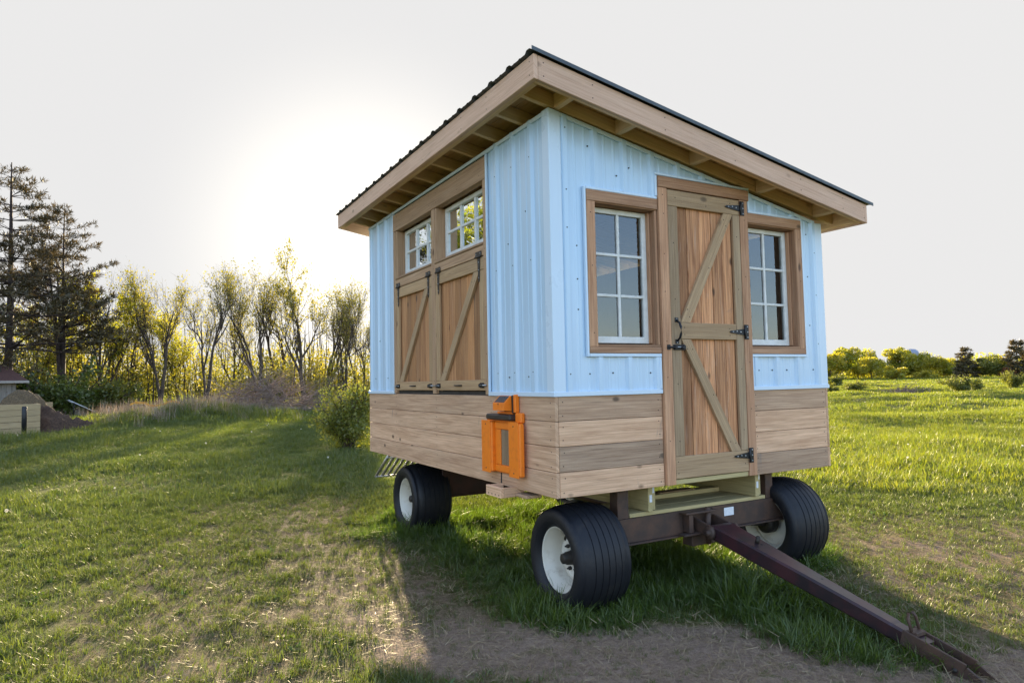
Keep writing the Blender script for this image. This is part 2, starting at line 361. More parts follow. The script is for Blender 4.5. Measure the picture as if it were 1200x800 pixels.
    def dot(s, p, n, r, mat, h=0.002):
        """a small domed screw or nail head at p facing n"""
        p = Vector(p); n = Vector(n).normalized(); a = n.orthogonal().normalized(); b = n.cross(a)
        V = [p + (a * math.cos(t) + b * math.sin(t)) * r for t in [i * math.pi / 4 for i in range(8)]]
        V += [p + (a * math.cos(t) + b * math.sin(t)) * r * 0.7 + n * h for t in [i * math.pi / 4 for i in range(8)]]
        F = [(i, (i + 1) % 8, 8 + (i + 1) % 8, 8 + i) for i in range(8)] + [tuple(range(8, 16))]
        s.mesh(V, F, mat)
    def build(s, name, parent=None, label=None, loc=None):
        me = bpy.data.meshes.new(name); off = s.off.copy()
        org = Vector((0, 0, 0))
        if parent is not None: org = Vector(parent.get('_org', (0, 0, 0)))
        if loc is not None: org = Vector(loc)
        me.from_pydata([tuple(v + off - org) for v in s.v], [], s.f)
        for m in s.mats: me.materials.append(m)
        me.polygons.foreach_set('material_index', s.mi); me.polygons.foreach_set('use_smooth', s.smooth)
        uvl = me.uv_layers.new(name='grain')
        uvl.data.foreach_set('uv', np.array([c for f in s.uv for c in f], dtype=np.float32).ravel())
        a = me.attributes.new('tint', 'FLOAT_VECTOR', 'FACE'); a.data.foreach_set('vector', np.array(s.t, dtype=np.float32).ravel())
        me.update()
        o = bpy.data.objects.new(name, me); COL.objects.link(o)
        if parent is not None: o.parent = parent; o['_org'] = tuple(org)
        elif loc is not None: o.location = loc; o['_org'] = tuple(loc)
        else: o['_org'] = (0, 0, 0)
        if label: o['label'] = label
        return o
def tag(o, label=None, cat=None, group=None, kind=None):
    if label: o['label'] = label
    if cat: o['category'] = cat
    if group: o['group'] = group
    if kind: o['kind'] = kind
    return o
def empty(name, loc, label, cat, group=None):
    o = bpy.data.objects.new(name, None); COL.objects.link(o); o.location = loc; o['_org'] = tuple(loc); o.empty_display_size = 0.3
    return tag(o, label, cat, group)

# ------------------------------------------------------------------ ground
def sines(seed, n, wl):
    r = np.random.RandomState(seed); a = r.uniform(0, 2 * np.pi, n); k = 2 * np.pi / (wl * r.uniform(0.6, 1.6, n)); ph = r.uniform(0, 6.28, n)
    def f(x, y):
        t = 0
        for i in range(n): t = t + np.sin(k[i] * (np.cos(a[i]) * x + np.sin(a[i]) * y) + ph[i])
        return t / n * 1.5
    return f
S_fine, S_bump, S_roll, S_patch, S_patch2 = sines(1, 9, 0.9), sines(2, 9, 3.5), sines(3, 8, 13), sines(4, 10, 1.6), sines(5, 10, 0.55)
S_mow = sines(9, 9, 5.0)
def sstep(a, b, x): t = np.clip((x - a) / (b - a), 0, 1); return t * t * (3 - 2 * t)
WEED = [survey(u, v, D) for u, v, D in ((235, 490, 33), (255, 490, 35), (205, 492, 32), (150, 480, 40), (185, 478, 46), (10, 520, 25), (95, 515, 26), (50, 525, 24))]
def gz(x, y):
    x = np.asarray(x, float); y = np.asarray(y, float)
    r = np.hypot(x - 0.5, y - 0.5); cx, cy = x - CAM[0], y - CAM[1]; d = np.hypot(cx, cy)
    z = 0.010 * S_fine(x, y) + 0.035 * S_bump(x, y) * sstep(5, 14, r) + (0.13 + 0.16 * sstep(8, 25, x)) * S_roll(x, y) * sstep(12, 40, r)
    t_ = x * math.sin(SUN_AZ) + y * math.cos(SUN_AZ); q_ = x * math.cos(SUN_AZ) - y * math.sin(SUN_AZ)
    z = z + 0.15 * np.sin(t_ * 0.85 + 1.3 * np.sin(q_ * 0.09) + 0.8 * S_roll(x, y)) * sstep(9, 20, x) * (0.6 + 0.4 * S_bump(x * .3, y * .3))
    z = z + 0.5 * sstep(60, 170, d) + 2.5 * sstep(200, 900, d)
    for i, w in enumerate(WEED[:5]): z = z + 0.28 * np.exp(-(((x - w[0]) ** 2 + (y - w[1]) ** 2) / 5.0))
    return z - 0.015
def seg_dist(x, y, pts):
    best = np.full(np.shape(x), 1e9)
    for (ax, ay, aw), (bx, by, bw) in zip(pts[:-1], pts[1:]):
        dx, dy = bx - ax, by - ay; t = np.clip(((x - ax) * dx + (y - ay) * dy) / (dx * dx + dy * dy), 0, 1)
        best = np.minimum(best, np.hypot(x - ax - t * dx, y - ay - t * dy) / (aw + t * (bw - aw)))
    return best
PATH = [(2.2, -2.6, .5), (0.75, -1.25, .62), (0.15, -0.72, .55), (-0.65, 0.1, .42), (-0.85, 1.2, .75), (-0.75, 2.6, .8), (-0.7, 4.0, .7), (-0.2, 5.2, .5)]
WEAR = [(-1.9, -0.2, .6), (-1.9, 1.3, .75), (-1.6, 3.4, .8), (-1.2, 5.5, .5)]
def bare(x, y):
    """1 = trodden earth"""
    n = 0.42 * S_patch(x, y) + 0.30 * S_patch2(x, y)
    a = (1 - sstep(0.5, 1.4, seg_dist(x, y, PATH) + n * 0.8)) * (1 - 0.42 * sstep(-0.3, 0.9, y))
    b = 0.45 * (1 - sstep(0.4, 1.5, seg_dist(x, y, WEAR) + n * 0.9))
    c = 0.72 * np.exp(-(((x - 3.4) / 2.4) ** 4 + ((y + 1.0) / 1.9) ** 4)) * (0.8 + 0.75 * n)
    return np.clip(np.maximum(np.maximum(a, b), c), 0, 1)
def lush(x, y):
    """1 = long unmown grass round the wheels, under the bed and along the drawbar"""
    n = 0.35 * S_patch(x, y)
    e = lambda px, py, rx, ry: 1 - sstep(0.6, 1.25, np.sqrt(((x - px) / rx) ** 2 + ((y - py) / ry) ** 2) + n)
    u = np.maximum.reduce([e(0.25, .25, .55, .62), e(1.2, .6, 1.2, .95), e(.3, 3.1, .62, .85), e(1.3, -.75, .42, 1.05), e(2.35, .35, .45, .55), e(1.2, 2.0, 1.3, 1.9) * .85])
    return u
def build_ground():
    n = 400; t = np.linspace(-1, 1, n + 1); g = 3.0 * np.sinh(6.55 * t)
    gx, gy = np.meshgrid(g - 0.3, g + 1.0, indexing='ij'); gzz = gz(gx, gy)
    V = np.stack([gx, gy, gzz], -1).reshape(-1, 3)
    idx = np.arange((n + 1) * (n + 1)).reshape(n + 1, n + 1)
    F = np.stack([idx[:-1, :-1], idx[1:, :-1], idx[1:, 1:], idx[:-1, 1:]], -1).reshape(-1, 4)
    me = bpy.data.meshes.new('ground'); me.from_pydata(V.tolist(), [], F.tolist())
    me.polygons.foreach_set('use_smooth', [True] * len(F))
    a = me.attributes.new('bare', 'FLOAT', 'POINT'); a.data.foreach_set('value', bare(gx, gy).ravel().astype(np.float32))
    m, N, L, B = new_mat('meadow_soil')
    at = N.new('ShaderNodeAttribute'); at.attribute_name = 'bare'
    tc = N.new('ShaderNodeTexCoord'); P = tc.outputs['Object']
    n1 = noise(N, L, P, 2.2, 8, 0.65); n2 = noise(N, L, P, 28, 6, 0.7); n3 = noise(N, L, P, 0.12, 4, 0.6); n4 = noise(N, L, P, 140, 3, 0.6)
    green = mixc(N, L, ramp(N, L, n1, 0.35, 0.65), (0.062, 0.08, 0.018), (0.12, 0.12, 0.032))
    green = mixc(N, L, ramp(N, L, n3, 0.4, 0.65), green, (0.10, 0.13, 0.022))
    thatch = mixc(N, L, ramp(N, L, n2, 0.3, 0.7), (0.11, 0.085, 0.045), (0.25, 0.195, 0.11))
    dirt = mixc(N, L, ramp(N, L, n2, 0.35, 0.7), (0.24, 0.172, 0.128), (0.40, 0.30, 0.23))
    dirt = mixc(N, L, ramp(N, L, n4, 0.55, 0.75), dirt, (0.12, 0.085, 0.065))
    n5 = noise(N, L, P, 9, 6, 0.7)
    thatch = mixc(N, L, ramp(N, L, n5, 0.45, 0.62), thatch, green)
    dirt = mixc(N, L, mathn(N, L, 'MULTIPLY', ramp(N, L, n5, 0.54, 0.68), 0.55), dirt, thatch)
    bb = mathn(N, L, 'ADD', at.outputs['Fac'], mathn(N, L, 'MULTIPLY', mathn(N, L, 'SUBTRACT', n1, 0.5), 0.9), True)
    col = mixc(N, L, ramp(N, L, bb, 0.08, 0.45), green, thatch)
    col = mixc(N, L, ramp(N, L, bb, 0.45, 0.75), col, dirt)
    L.new(col, B.inputs['Base Color']); B.inputs['Roughness'].default_value = 0.95; B.inputs['Specular IOR Level'].default_value = 0.1
    bp = N.new('ShaderNodeBump'); bp.inputs['Strength'].default_value = 1.0; bp.inputs['Distance'].default_value = 0.035
    L.new(mathn(N, L, 'ADD', mathn(N, L, 'ADD', n2, n5), mathn(N, L, 'MULTIPLY', n4, 0.5)), bp.inputs['Height']); L.new(bp.outputs[0], B.inputs['Normal'])
    me.materials.append(m)
    o = bpy.data.objects.new('ground', me); COL.objects.link(o); tag(o, kind='structure')
build_ground()
# ------------------------------------------------------------------ the shed on its wagon (x along the front, y along the side, z from the skirt's lower edge)
W, LN, HS = 2.674, 3.796, 0.64
OFF = (0, 0, BED)
zt = lambda x: 2.505 - 0.1866 * x
root = empty('shed_wagon', (W / 2, LN / 2, 0), 'pale blue steel and timber shed with a slanted roof standing on a rubber-tyred hay wagon', 'shed wagon')
def mb(): return MB(OFF)
T = lambda a=0.5, g=0.0: (min(1, max(0, a + rnd.uniform(-.12, .12))), g, rnd.random())

# --- plank skirt
def nails_x(b, xs, zs, y):
    for x in xs:
        for z in zs: b.dot((x + rnd.uniform(-.006, .006), y, z + rnd.uniform(-.008, .008)), (0, -1, 0), 0.0042, M['nail'], .001)
def nails_y(b, ys, zs, x):
    for y in ys:
        for z in zs: b.dot((x, y + rnd.uniform(-.006, .006), z + rnd.uniform(-.008, .008)), (-1, 0, 0), 0.0042, M['nail'], .001)
bh = HS / 4
rows = [(i * bh + 0.0015, (i + 1) * bh - 0.0015) for i in range(4)]
b = mb()
tl = [(.50, .05), (.64, 0), (.58, 0), (.48, .08)]
for i, (z0, z1) in enumerate(rows):
    b.box((0.0 + .001 * (i % 2), 0, z0), (.025, LN, z1), M['skirt'], .003, T(*tl[i]), 1)
    nails_y(b, (.055, .87, 1.9, 2.92, LN - .05), (z0 + .035, z1 - .035), 0.0)
b.build('plank_skirt', root)
b = mb()
tf = [(.66, 0), (.08, .38), (.72, 0), (.34, .12)]
for i, (z0, z1) in enumerate(rows):
    b.box((.027, .001 * (i % 2), z0), (.886, .025, z1), M['skirt'], .003, T(*tf[i]), 0); nails_x(b, (.06, .85), (z0 + .035, z1 - .035), 0)
b.build('plank_skirt', root)
b = mb()
tf = [(.28, .35), (.62, .05), (.66, 0), (.40, .25)]
for i, (z0, z1) in enumerate(rows):
    b.box((1.786, .001 * (i % 2), z0), (W - .027, .025, z1), M['skirt'], .003, T(*tf[i]), 0); nails_x(b, (1.82, W - .06), (z0 + .035, z1 - .035), 0)
b.build('plank_skirt', root)
b = mb()
for i, (z0, z1) in enumerate(rows):
    b.box((W - .025, 0, z0), (W, LN, z1), M['skirt'], .003, T(.5, .1), 1)
    b.box((.027, LN - .025, z0), (W - .027, LN, z1), M['skirt'], .003, T(.5, .1), 0)
b.build('plank_skirt', root)

# --- ribbed steel siding
def profile(u0, u1, phase, pitch=.2455):
    """(u, depth) pairs: tall ribs each pitch with two low ones between"""
    pts = []
    k = math.floor((u0 - phase) / pitch) - 1
    while phase + k * pitch < u1 + pitch:
        c = phase + k * pitch
        pts += [(c - .031, 0), (c - .016, .021), (c + .016, .021), (c + .031, 0)]
        for q in (1, 2):
            m_ = c + pitch * q / 3; pts += [(m_ - .012, 0), (m_ - .007, .0035), (m_ + .007, .0035), (m_ + .012, 0)]
        k += 1
    pts.sort(); us = [p[0] for p in pts]; ds = [p[1] for p in pts]
    inner = [(u, d) for u, d in pts if u0 < u < u1]
    return lambda u: float(np.interp(u, us, ds)), [u0] + [u for u, d in inner] + [u1]
def siding(b, u0, u1, zb, ztop, phase, place, openings=(), mat=None):
    dep, us = profile(u0, u1, phase)
    for o in openings: us += [o[0], o[1]]
    us = sorted(set(round(u, 5) for u in us if u0 - 1e-6 <= u <= u1 + 1e-6))
    for a, c in zip(us[:-1], us[1:]):
        if c - a < 1e-4: continue
        mid = (a + c) / 2; cuts = [(zb, None)]
        op = sorted([(o[2], o[3]) for o in openings if o[0] < mid < o[1]])
        z = zb; spans = []
        for (p, q) in op: 
            if p > z: spans.append((z, p, p))
            z = max(z, q)
        spans.append((z, ztop(a), ztop(c)))
        da, dc = dep(a + 1e-6), dep(c - 1e-6)
        for (lo, ha, hc) in spans:
            if ha <= lo and hc <= lo: continue
            ha, hc = max(ha, lo + .001), max(hc, lo + .001)
            b.face([place(a, da, lo), place(c, dc, lo), place(c, dc, hc), place(a, da, ha)], mat or M['siding'])
SD = 0.014
fp = lambda u, d, z: (u, SD - d, z)
lp = lambda u, d, z: (SD - d, u, z)
# front opening list: window and door cut-outs
fo = [(.262, .885, .905, 2.01), (.885, 1.805, .64, 2.18), (1.78, 2.42, .905, 2.01)]
b = mb(); siding(b, .03, W - .03, .655, lambda x: zt(x) - .004, .121, fp, fo)
front = b.build('steel_siding', root)
b = mb(); siding(b, .03, .885, .655, lambda y: 2.50, .0, lp); s1 = b.build('steel_siding', root)
b = mb(); siding(b, 2.965, LN - .02, .655, lambda y: 2.50, .05, lp); s2 = b.build('steel_siding', root)
b = mb(); siding(b, .02, LN - .02, .64, lambda y: zt(W), .1, lambda u, d, z: (W - SD + d, u, z)); b.build('steel_siding', root)
b = mb(); siding(b, .02, W - .02, .64, lambda x: zt(x), .1, lambda u, d, z: (u, LN - SD + d, z)); b.build('steel_siding', root)
# screws
def screws(parent, pts, n):
    b = MB(); b.dot((0, 0, 0), n, .0062, M['screw'], .005); o = b.build('screw'); o.parent = parent
    ro = Vector(root['_org'])
    for i, p in enumerate(pts):
        c = o if i == 0 else o.copy()
        if i: COL.objects.link(c); c.parent = parent
        c.location = Vector(p) + Vector(OFF) - ro
pts = [(.121, -.004, z) for z in (.78, 1.73, 1.98, 2.39)] + [(.285, .012, .78), (.475, .012, .785), (.80, .012, .782), (.312, .012, 2.30), (.205, .012, 1.2), (.205, .012, 1.62),
      (.205, .012, 1.40), (.66, .012, 2.2), (.55, .012, 2.13)]
pts += [(x, .012, .79) for x in (1.88, 2.03, 2.20, 2.34, 2.52)] + [(2.50, .012, z) for z in (1.15, 1.55, 1.9)] + [(2.575, -.003, z) for z in (1.0, 1.4, 1.75)]
screws(front, pts, (0, -1, 0))
screws(s1, [(SD - .017, .2455 * k, z) for k in (1, 2, 3) for z in (.80, 1.55, 2.25)] + [(.012, .33, 1.9), (.012, .58, 1.72), (.012, .33, .77), (.012, .6, .77)], (-1, 0, 0))
screws(s2, [(.012, 3.2, .8), (.012, 3.45, 1.2), (.012, 3.6, .8)], (-1, 0, 0))
# folded corner flashings and edge trims
TM = M['trim']
def corner(x, sx):
    b = mb(); zz = zt(x)
    wf, ws = (.088, .082)
    b.mesh([(x, -.006, .66), (x + sx * wf, -.006, .66), (x + sx * wf, -.006, zt(x + sx * wf) - .006), (x, -.006, zz - .006),
            (x, LN * 0 + ws, .66), (x, ws, zz - .006)], [(0, 1, 2, 3), (0, 3, 5, 4)], TM) if False else None
    a = -.006
    xs = x - sx * .006
    prof = [(x + sx * (wf + .012), .013), (x + sx * wf, a + .004), (x + sx * (wf - .006), a), (xs + sx * .004, a), (xs, a + .004), (xs, ws - .006), (xs + sx * .004, ws), (x + sx * .013, ws + .012)]
    V = [(px, py, .66) for px, py in prof] + [(px, py, min(zt(px), zt(x)) - .004) for px, py in prof]; n = len(prof)
    b.mesh(V, [(i, i + 1, n + i + 1, n + i) for i in range(n - 1)], TM)
    return b.build('corner_flashing', root)
corner(0, 1); corner(W, -1)
for p_, q_ in (((-.012, -.012, .637), (.889, .012, .668)), ((1.784, -.012, .637), (W + .012, .012, .668)), ((-.012, .0125, .637), (.012, .886, .668)), ((-.012, 2.964, .637), (.012, LN + .006, .668))):
    b = mb(); b.box(p_, q_, TM, .003); b.build('drip_trim', root)
b = mb(); b.box((.09, -.005, -.014), (W - .09, .012, .014), TM, .003, shear=lambda p: (p[0], p[1], p[2] + zt(p[0]) - .016)); b.build('top_trim', root)
b = mb(); b.box((-.004, .083, 2.472), (.012, LN, 2.500), TM, .003); b.build('top_trim', root)

# --- structure behind the skin: lining, floor and ceiling
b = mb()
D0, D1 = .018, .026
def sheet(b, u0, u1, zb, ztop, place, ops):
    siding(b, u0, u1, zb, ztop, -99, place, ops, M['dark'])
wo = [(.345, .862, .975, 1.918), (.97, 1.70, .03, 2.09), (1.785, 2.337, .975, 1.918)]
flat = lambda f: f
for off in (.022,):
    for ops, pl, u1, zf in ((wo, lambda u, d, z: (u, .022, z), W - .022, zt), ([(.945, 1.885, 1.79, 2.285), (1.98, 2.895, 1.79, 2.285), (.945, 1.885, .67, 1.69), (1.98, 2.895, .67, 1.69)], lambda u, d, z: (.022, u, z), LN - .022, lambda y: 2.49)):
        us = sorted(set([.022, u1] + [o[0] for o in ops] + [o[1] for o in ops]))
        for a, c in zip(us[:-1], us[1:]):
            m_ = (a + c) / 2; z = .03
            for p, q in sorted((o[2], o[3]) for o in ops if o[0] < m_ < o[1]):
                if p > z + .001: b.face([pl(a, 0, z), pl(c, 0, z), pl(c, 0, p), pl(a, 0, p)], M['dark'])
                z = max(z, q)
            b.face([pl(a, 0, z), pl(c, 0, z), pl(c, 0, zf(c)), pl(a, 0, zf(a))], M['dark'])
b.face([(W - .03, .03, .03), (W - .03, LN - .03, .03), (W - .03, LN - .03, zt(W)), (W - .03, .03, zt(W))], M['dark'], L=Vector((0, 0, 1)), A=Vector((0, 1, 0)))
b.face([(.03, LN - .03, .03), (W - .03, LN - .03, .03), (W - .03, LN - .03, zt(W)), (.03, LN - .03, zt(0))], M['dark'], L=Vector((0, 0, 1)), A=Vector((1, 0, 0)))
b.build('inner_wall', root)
b = mb(); b.box((.027, .027, .002), (W - .027, LN - .027, .03), M['dark'], .001); b.build('floor', root)

# --- door frame and door
b = mb()
b.box((.892, -.024, .004), (.972, .06, 2.088), M['post'], .003, T(.7), 2)
b.box((1.700, -.024, .004), (1.782, .06, 2.088), M['post'], .003, T(.62), 2)
b.box((.892, -.026, 2.090), (1.800, .06, 2.170), M['post'], .003, T(.45), 0)
nails_x(b, (.93,), (.3, .75, 1.0, 1.35, 1.62, 1.9, 2.04), -.024); nails_x(b, (1.74,), (.5, .85, 1.5, 1.93), -.024)
b.build('door_frame', root)
b = mb(); b.box((.973, -.01, .003), (1.699, .07, .036), M['treated'], .003, T(.6), 0); b.build('door_sill', root)
b = mb(); px = .980; k = 0
ws_ = [.085, .11, .125, .12, .11, .10, .062]; tt = [.85, .18, .60, .95, .40, .72, .15]
for w_, t_ in zip(ws_, tt):
    b.box((px + .002, .006 + .002 * (k % 2), .045), (px + w_ - .003, .03, 2.08), M['plank'], .004, T(t_, .02), 2); px += w_; k += 1
door = b.build('door', root)
def batten(parent, name, boxes, mat='batten', nails=()):
    b = mb()
    for (p, q, al, t_) in boxes: b.box(p, q, M[mat], .003, T(*t_), al)
    for n_ in nails: b.dot(n_, (0, -1, 0), .0045, M['nail'], .001)
    return b.build(name, parent)
y0, y1 = -.020, .004
batten(door, 'rail', [((.976, y0, 1.968), (1.697, y1, 2.083), 0, (.5, .25))], nails=[(1.05, y0, 2.03), (1.35, y0, 2.0), (1.6, y0, 2.05)])
batten(door, 'rail', [((1.069, y0, 1.018), (1.621, y1, 1.135), 0, (.62, .15))], nails=[(1.1, y0, 1.05), (1.1, y0, 1.1), (1.55, y0, 1.1), (1.55, y0, 1.05)])
batten(door, 'rail', [((.976, y0, .042), (1.697, y1, .195), 0, (.48, .2))], nails=[(1.0, y0, .08), (1.0, y0, .16), (1.66, y0, .1)])
batten(door, 'stile', [((.976, y0, .197), (1.066, y1, 1.966), 2, (.42, .35))], nails=[(1.02, y0, z) for z in (.3, .7, 1.3, 1.7)])
batten(door, 'stile', [((1.624, y0, .197), (1.697, y1, 1.966), 2, (.55, .42))], nails=[(1.66, y0, z) for z in (.35, .8, 1.4, 1.8)])
def brace(p, q, parent, axis, w=.085, d=(y0, y1), clip=None, mat='batten'):
    """diagonal board trimmed to sit between lower and upper rails (clip = z limits); axis 0: in the front wall, 1: in the side wall"""
    (u0, z0), (u1, z1) = p, q; dx, dz = u1 - u0, z1 - z0; ln = math.hypot(dx, dz); nx, nz = -dz / ln, dx / ln
    hw = w / 2; P = []
    def at(s, z): t = (z - (z0 + nz * s)) / dz; return (u0 + nx * s + dx * t, z)
    poly = [at(-hw, z0), at(hw, z0), at(hw, z1), at(-hw, z1)]
    if clip: poly = [(min(max(u, clip[0]), clip[1]), z) for u, z in poly]
    b = mb(); A = d[0] + .001; Bk = d[1]
    f3 = (lambda u, z, k: (u, k, z)) if axis == 0 else (lambda u, z, k: (k, u, z))
    V = [f3(u, z, A) for u, z in poly] + [f3(u, z, Bk) for u, z in poly]
    F = [(0, 1, 2, 3), (7, 6, 5, 4)] + [(i, 4 + i, 4 + (i + 1) % 4, (i + 1) % 4) for i in range(4)]
    Lv = Vector(f3(dx / ln, dz / ln, 0)); Av = Vector(f3(nx, nz, 1))
    b.mesh(V, F, M[mat], T(.66, .22), False, Lv, Av)
    for (s, t) in ((-.02, .06), (.02, .1), (-.02, .5), (.02, .93), (-.02, .9)):
        u = u0 + nx * s + dx * t; z = z0 + nz * s + dz * t
        b.dot(f3(u, z, A), f3(0, 0, -1), .0045, M['nail'], .001)
    return b.build('brace', parent)
brace((1.105, 1.137), (1.580, 1.966), door, 0, .09, clip=(1.069, 1.622))
brace((1.580, .197), (1.105, 1.016), door, 0, .09, clip=(1.069, 1.622))
def t_hinge(parent, x, z, y=-.0265):
    b = mb()
    b.box((x - .012, y - .004, z - .055), (x + .034, y, z + .055), M['iron'], .002)
    b.tube([(x - .008, y - .006, z - .05), (x - .008, y - .006, z + .05)], .0065, M['iron'], 8)
    V = [(x - .01, y + .004, z - .024), (x - .01, y + .004, z + .024), (x - .15, y + .004, z + .008), (x - .165, y + .004, z), (x - .15, y + .004, z - .008)]
    V = V + [(a, c - .006, d) for a, c, d in V]
    b.mesh(V, [(5, 6, 7, 8, 9)] + [(i, (i + 1) % 5, 5 + (i + 1) % 5, 5 + i) for i in range(5)], M['iron'])
    for dx, dz in ((.02, .04), (.02, 0), (.02, -.04), (-.05, 0), (-.09, .004), (-.13, 0)): b.dot((x + dx, y - (.004 if dx > 0 else .002), z + dz), (0, -1, 0), .006, M['galv'], .003)
    return b.build('hinge', parent)
for z in (2.022, 1.078, .158): t_hinge(door, 1.706, z)
b = mb()
hx, hy = 1.022, -.022
b.tube([(hx, hy - .002, 1.002), (hx, hy - .03, 1.022), (hx, hy - .043, 1.05), (hx, hy - .045, 1.075), (hx, hy - .043, 1.1), (hx, hy - .03, 1.128), (hx, hy - .002, 1.148)], [.007, .008, .0085, .009, .0085, .008, .007], M['iron'], 10)
for z in (.998, 1.152): b.box((hx - .016, hy - .004, z - .016), (hx + .016, hy + .001, z + .016), M['iron'], .002); b.dot((hx, hy - .004, z + (.008 if z > 1.1 else -.008)), (0, -1, 0), .004, M['galv'])
b.build('handle', door)
b = mb(); z = .958
b.box((.985, hy - .004, z - .02), (1.095, hy + .001, z + .02), M['iron'], .002); b.tube([(.925, hy - .013, z), (1.085, hy - .013, z)], .0065, M['iron'], 8)
b.tube([(1.04, hy - .013, z), (1.04, hy - .04, z - .004)], .005, M['iron'], 8)
for x in (1.0, 1.075): b.box((x - .012, hy - .022, z - .013), (x + .012, hy - .004, z + .013), M['iron'], .003)
b.box((.925, -.03, z - .018), (.955, -.023, z + .018), M['iron'], .002); b.tube([(1.005, hy - .0215, z), (1.06, hy - .0215, z)], .004, M['galv'], 8)
b.build('latch', door)

# --- front windows: white sash set back in a cedar-lined opening
def front_window(x0, x1, left_casing, right_casing, lead):
    z0, z1 = .975, 1.918
    b = mb(); ys, yd = .075, .108
    st, bt, tp = .05, .045, .04
    b.box((x0 + .004, ys, z0 + .012), (x0 + st, yd, z1 - .005), M['sash'], .003); b.box((x1 - st, ys, z0 + .012), (x1 - .004, yd, z1 - .005), M['sash'], .003)
    b.box((x0 + st, ys, z0 + .012), (x1 - st, yd, z0 + .012 + bt), M['sash'], .003); b.box((x0 + st, ys, z1 - tp), (x1 - st, yd, z1 - .005), M['sash'], .003)
    gx0, gx1, gz0, gz1 = x0 + st, x1 - st, z0 + .012 + bt, z1 - tp
    xm = (gx0 + gx1) / 2
    b.box((xm - .011, ys + .004, gz0), (xm + .011, yd - .006, gz1), M['sash'], .003)
    for i in (1, 2):
        zz = gz0 + (gz1 - gz0) * i / 3; b.box((gx0, ys + .006, zz - .010), (gx1, yd - .008, zz + .010), M['sash'], .003)
    w = b.build('window', root)
    g = mb(); g.face([(gx0, yd - .016, gz0), (gx1, yd - .016, gz0), (gx1, yd - .016, gz1), (gx0, yd - .016, gz1)], M['glass']); g.build('pane', w)
    c = mb(); ya = -.016
    # jamb boards lining the opening
    c.box((x0 - .02, -.006, z0), (x0 - .001, .125, z1), M['post'], .002, T(.4), 2); c.box((x1 + .001, -.006, z0), (x1 + .02, .125, z1), M['post'], .002, T(.42), 2)
    c.box((x1 - .016, .045, z0 + .012), (x1 - .0005, .074, z1 - .004), M['post'], .002, T(.55), 2)
    c.box((x0 - .02, -.006, z1 + .001), (x1 + .02, .125, z1 + .02), M['post'], .002, T(.35), 0)
    c.box((x0 - .02, -.013, z0 - .018), (x1 + .02, .125, z0 - .001), M['post'], .002, T(.22, .1), 0)
    xl = x0 - .072 if left_casing else x0 - .0215
    xr = x1 + .072 if right_casing else x1 + .0215
    c.box((xl, ya - .001, z1 + .008), (xr, .010, z1 + .083), M['post'], .003, T(.55, .12), 0)
    c.box((xl, ya - .001, z0 - .060), (xr, .010, z0 - .019), M['post'], .003, T(.62, .15), 0)
    if left_casing: c.box((xl, ya, z0 - .018), (x0 - .003, .010, z1 + .007), M['post'], .003, T(.62), 2); nails_x(c, (x0 - .04,), (1.05, 1.5, 1.85), ya)
    if right_casing: c.box((x1 + .003, ya, z0 - .018), (xr, .010, z1 + .007), M['post'], .003, T(.66, .1), 2); nails_x(c, (x1 + .04,), (1.05, 1.5, 1.85), ya)
    c.build('casing', w)
    f = mb()
    zt_, zb_ = z1 + .0845, z0 - .0615
    if left_casing:
        f.box((xl - .018, -.014, zb_ - .022), (xl - .0015, .012, zt_ + .018), TM, .003)
        f.box((xl, -.014, zt_), (.8865, .012, zt_ + .018), TM, .003); f.box((xl, -.014, zb_ - .022), (.8865, .012, zb_), TM, .003)
        f.box((.868, -.012, .669), (.8865, .012, zb_ - .023), TM, .003)
    else:
        f.box((xr + .0015, -.014, zb_ - .022), (xr + .018, .012, zt_ + .018), TM, .003)
        f.box((1.803, -.014, zt_), (xr, .012, zt_ + .018), TM, .003); f.box((1.787, -.014, zb_ - .022), (xr, .012, zb_), TM, .003)
        f.box((1.787, -.012, .669), (1.805, .012, zb_ - .023), TM, .003)
    f.build('flashing', w)
    return w
front_window(.345, .862, True, False, 0)
front_window(1.805, 2.337, False, True, 0)
b = mb()
b.box((.870, -.014, 2.024), (.8905, .012, 2.176), TM, .003); b.box((.870, -.016, 2.177), (1.818, .012, 2.194), TM, .003)
b.box((1.8025, -.014, 2.022), (1.819, .012, 2.176), TM, .003)
b.build('flashing', root)

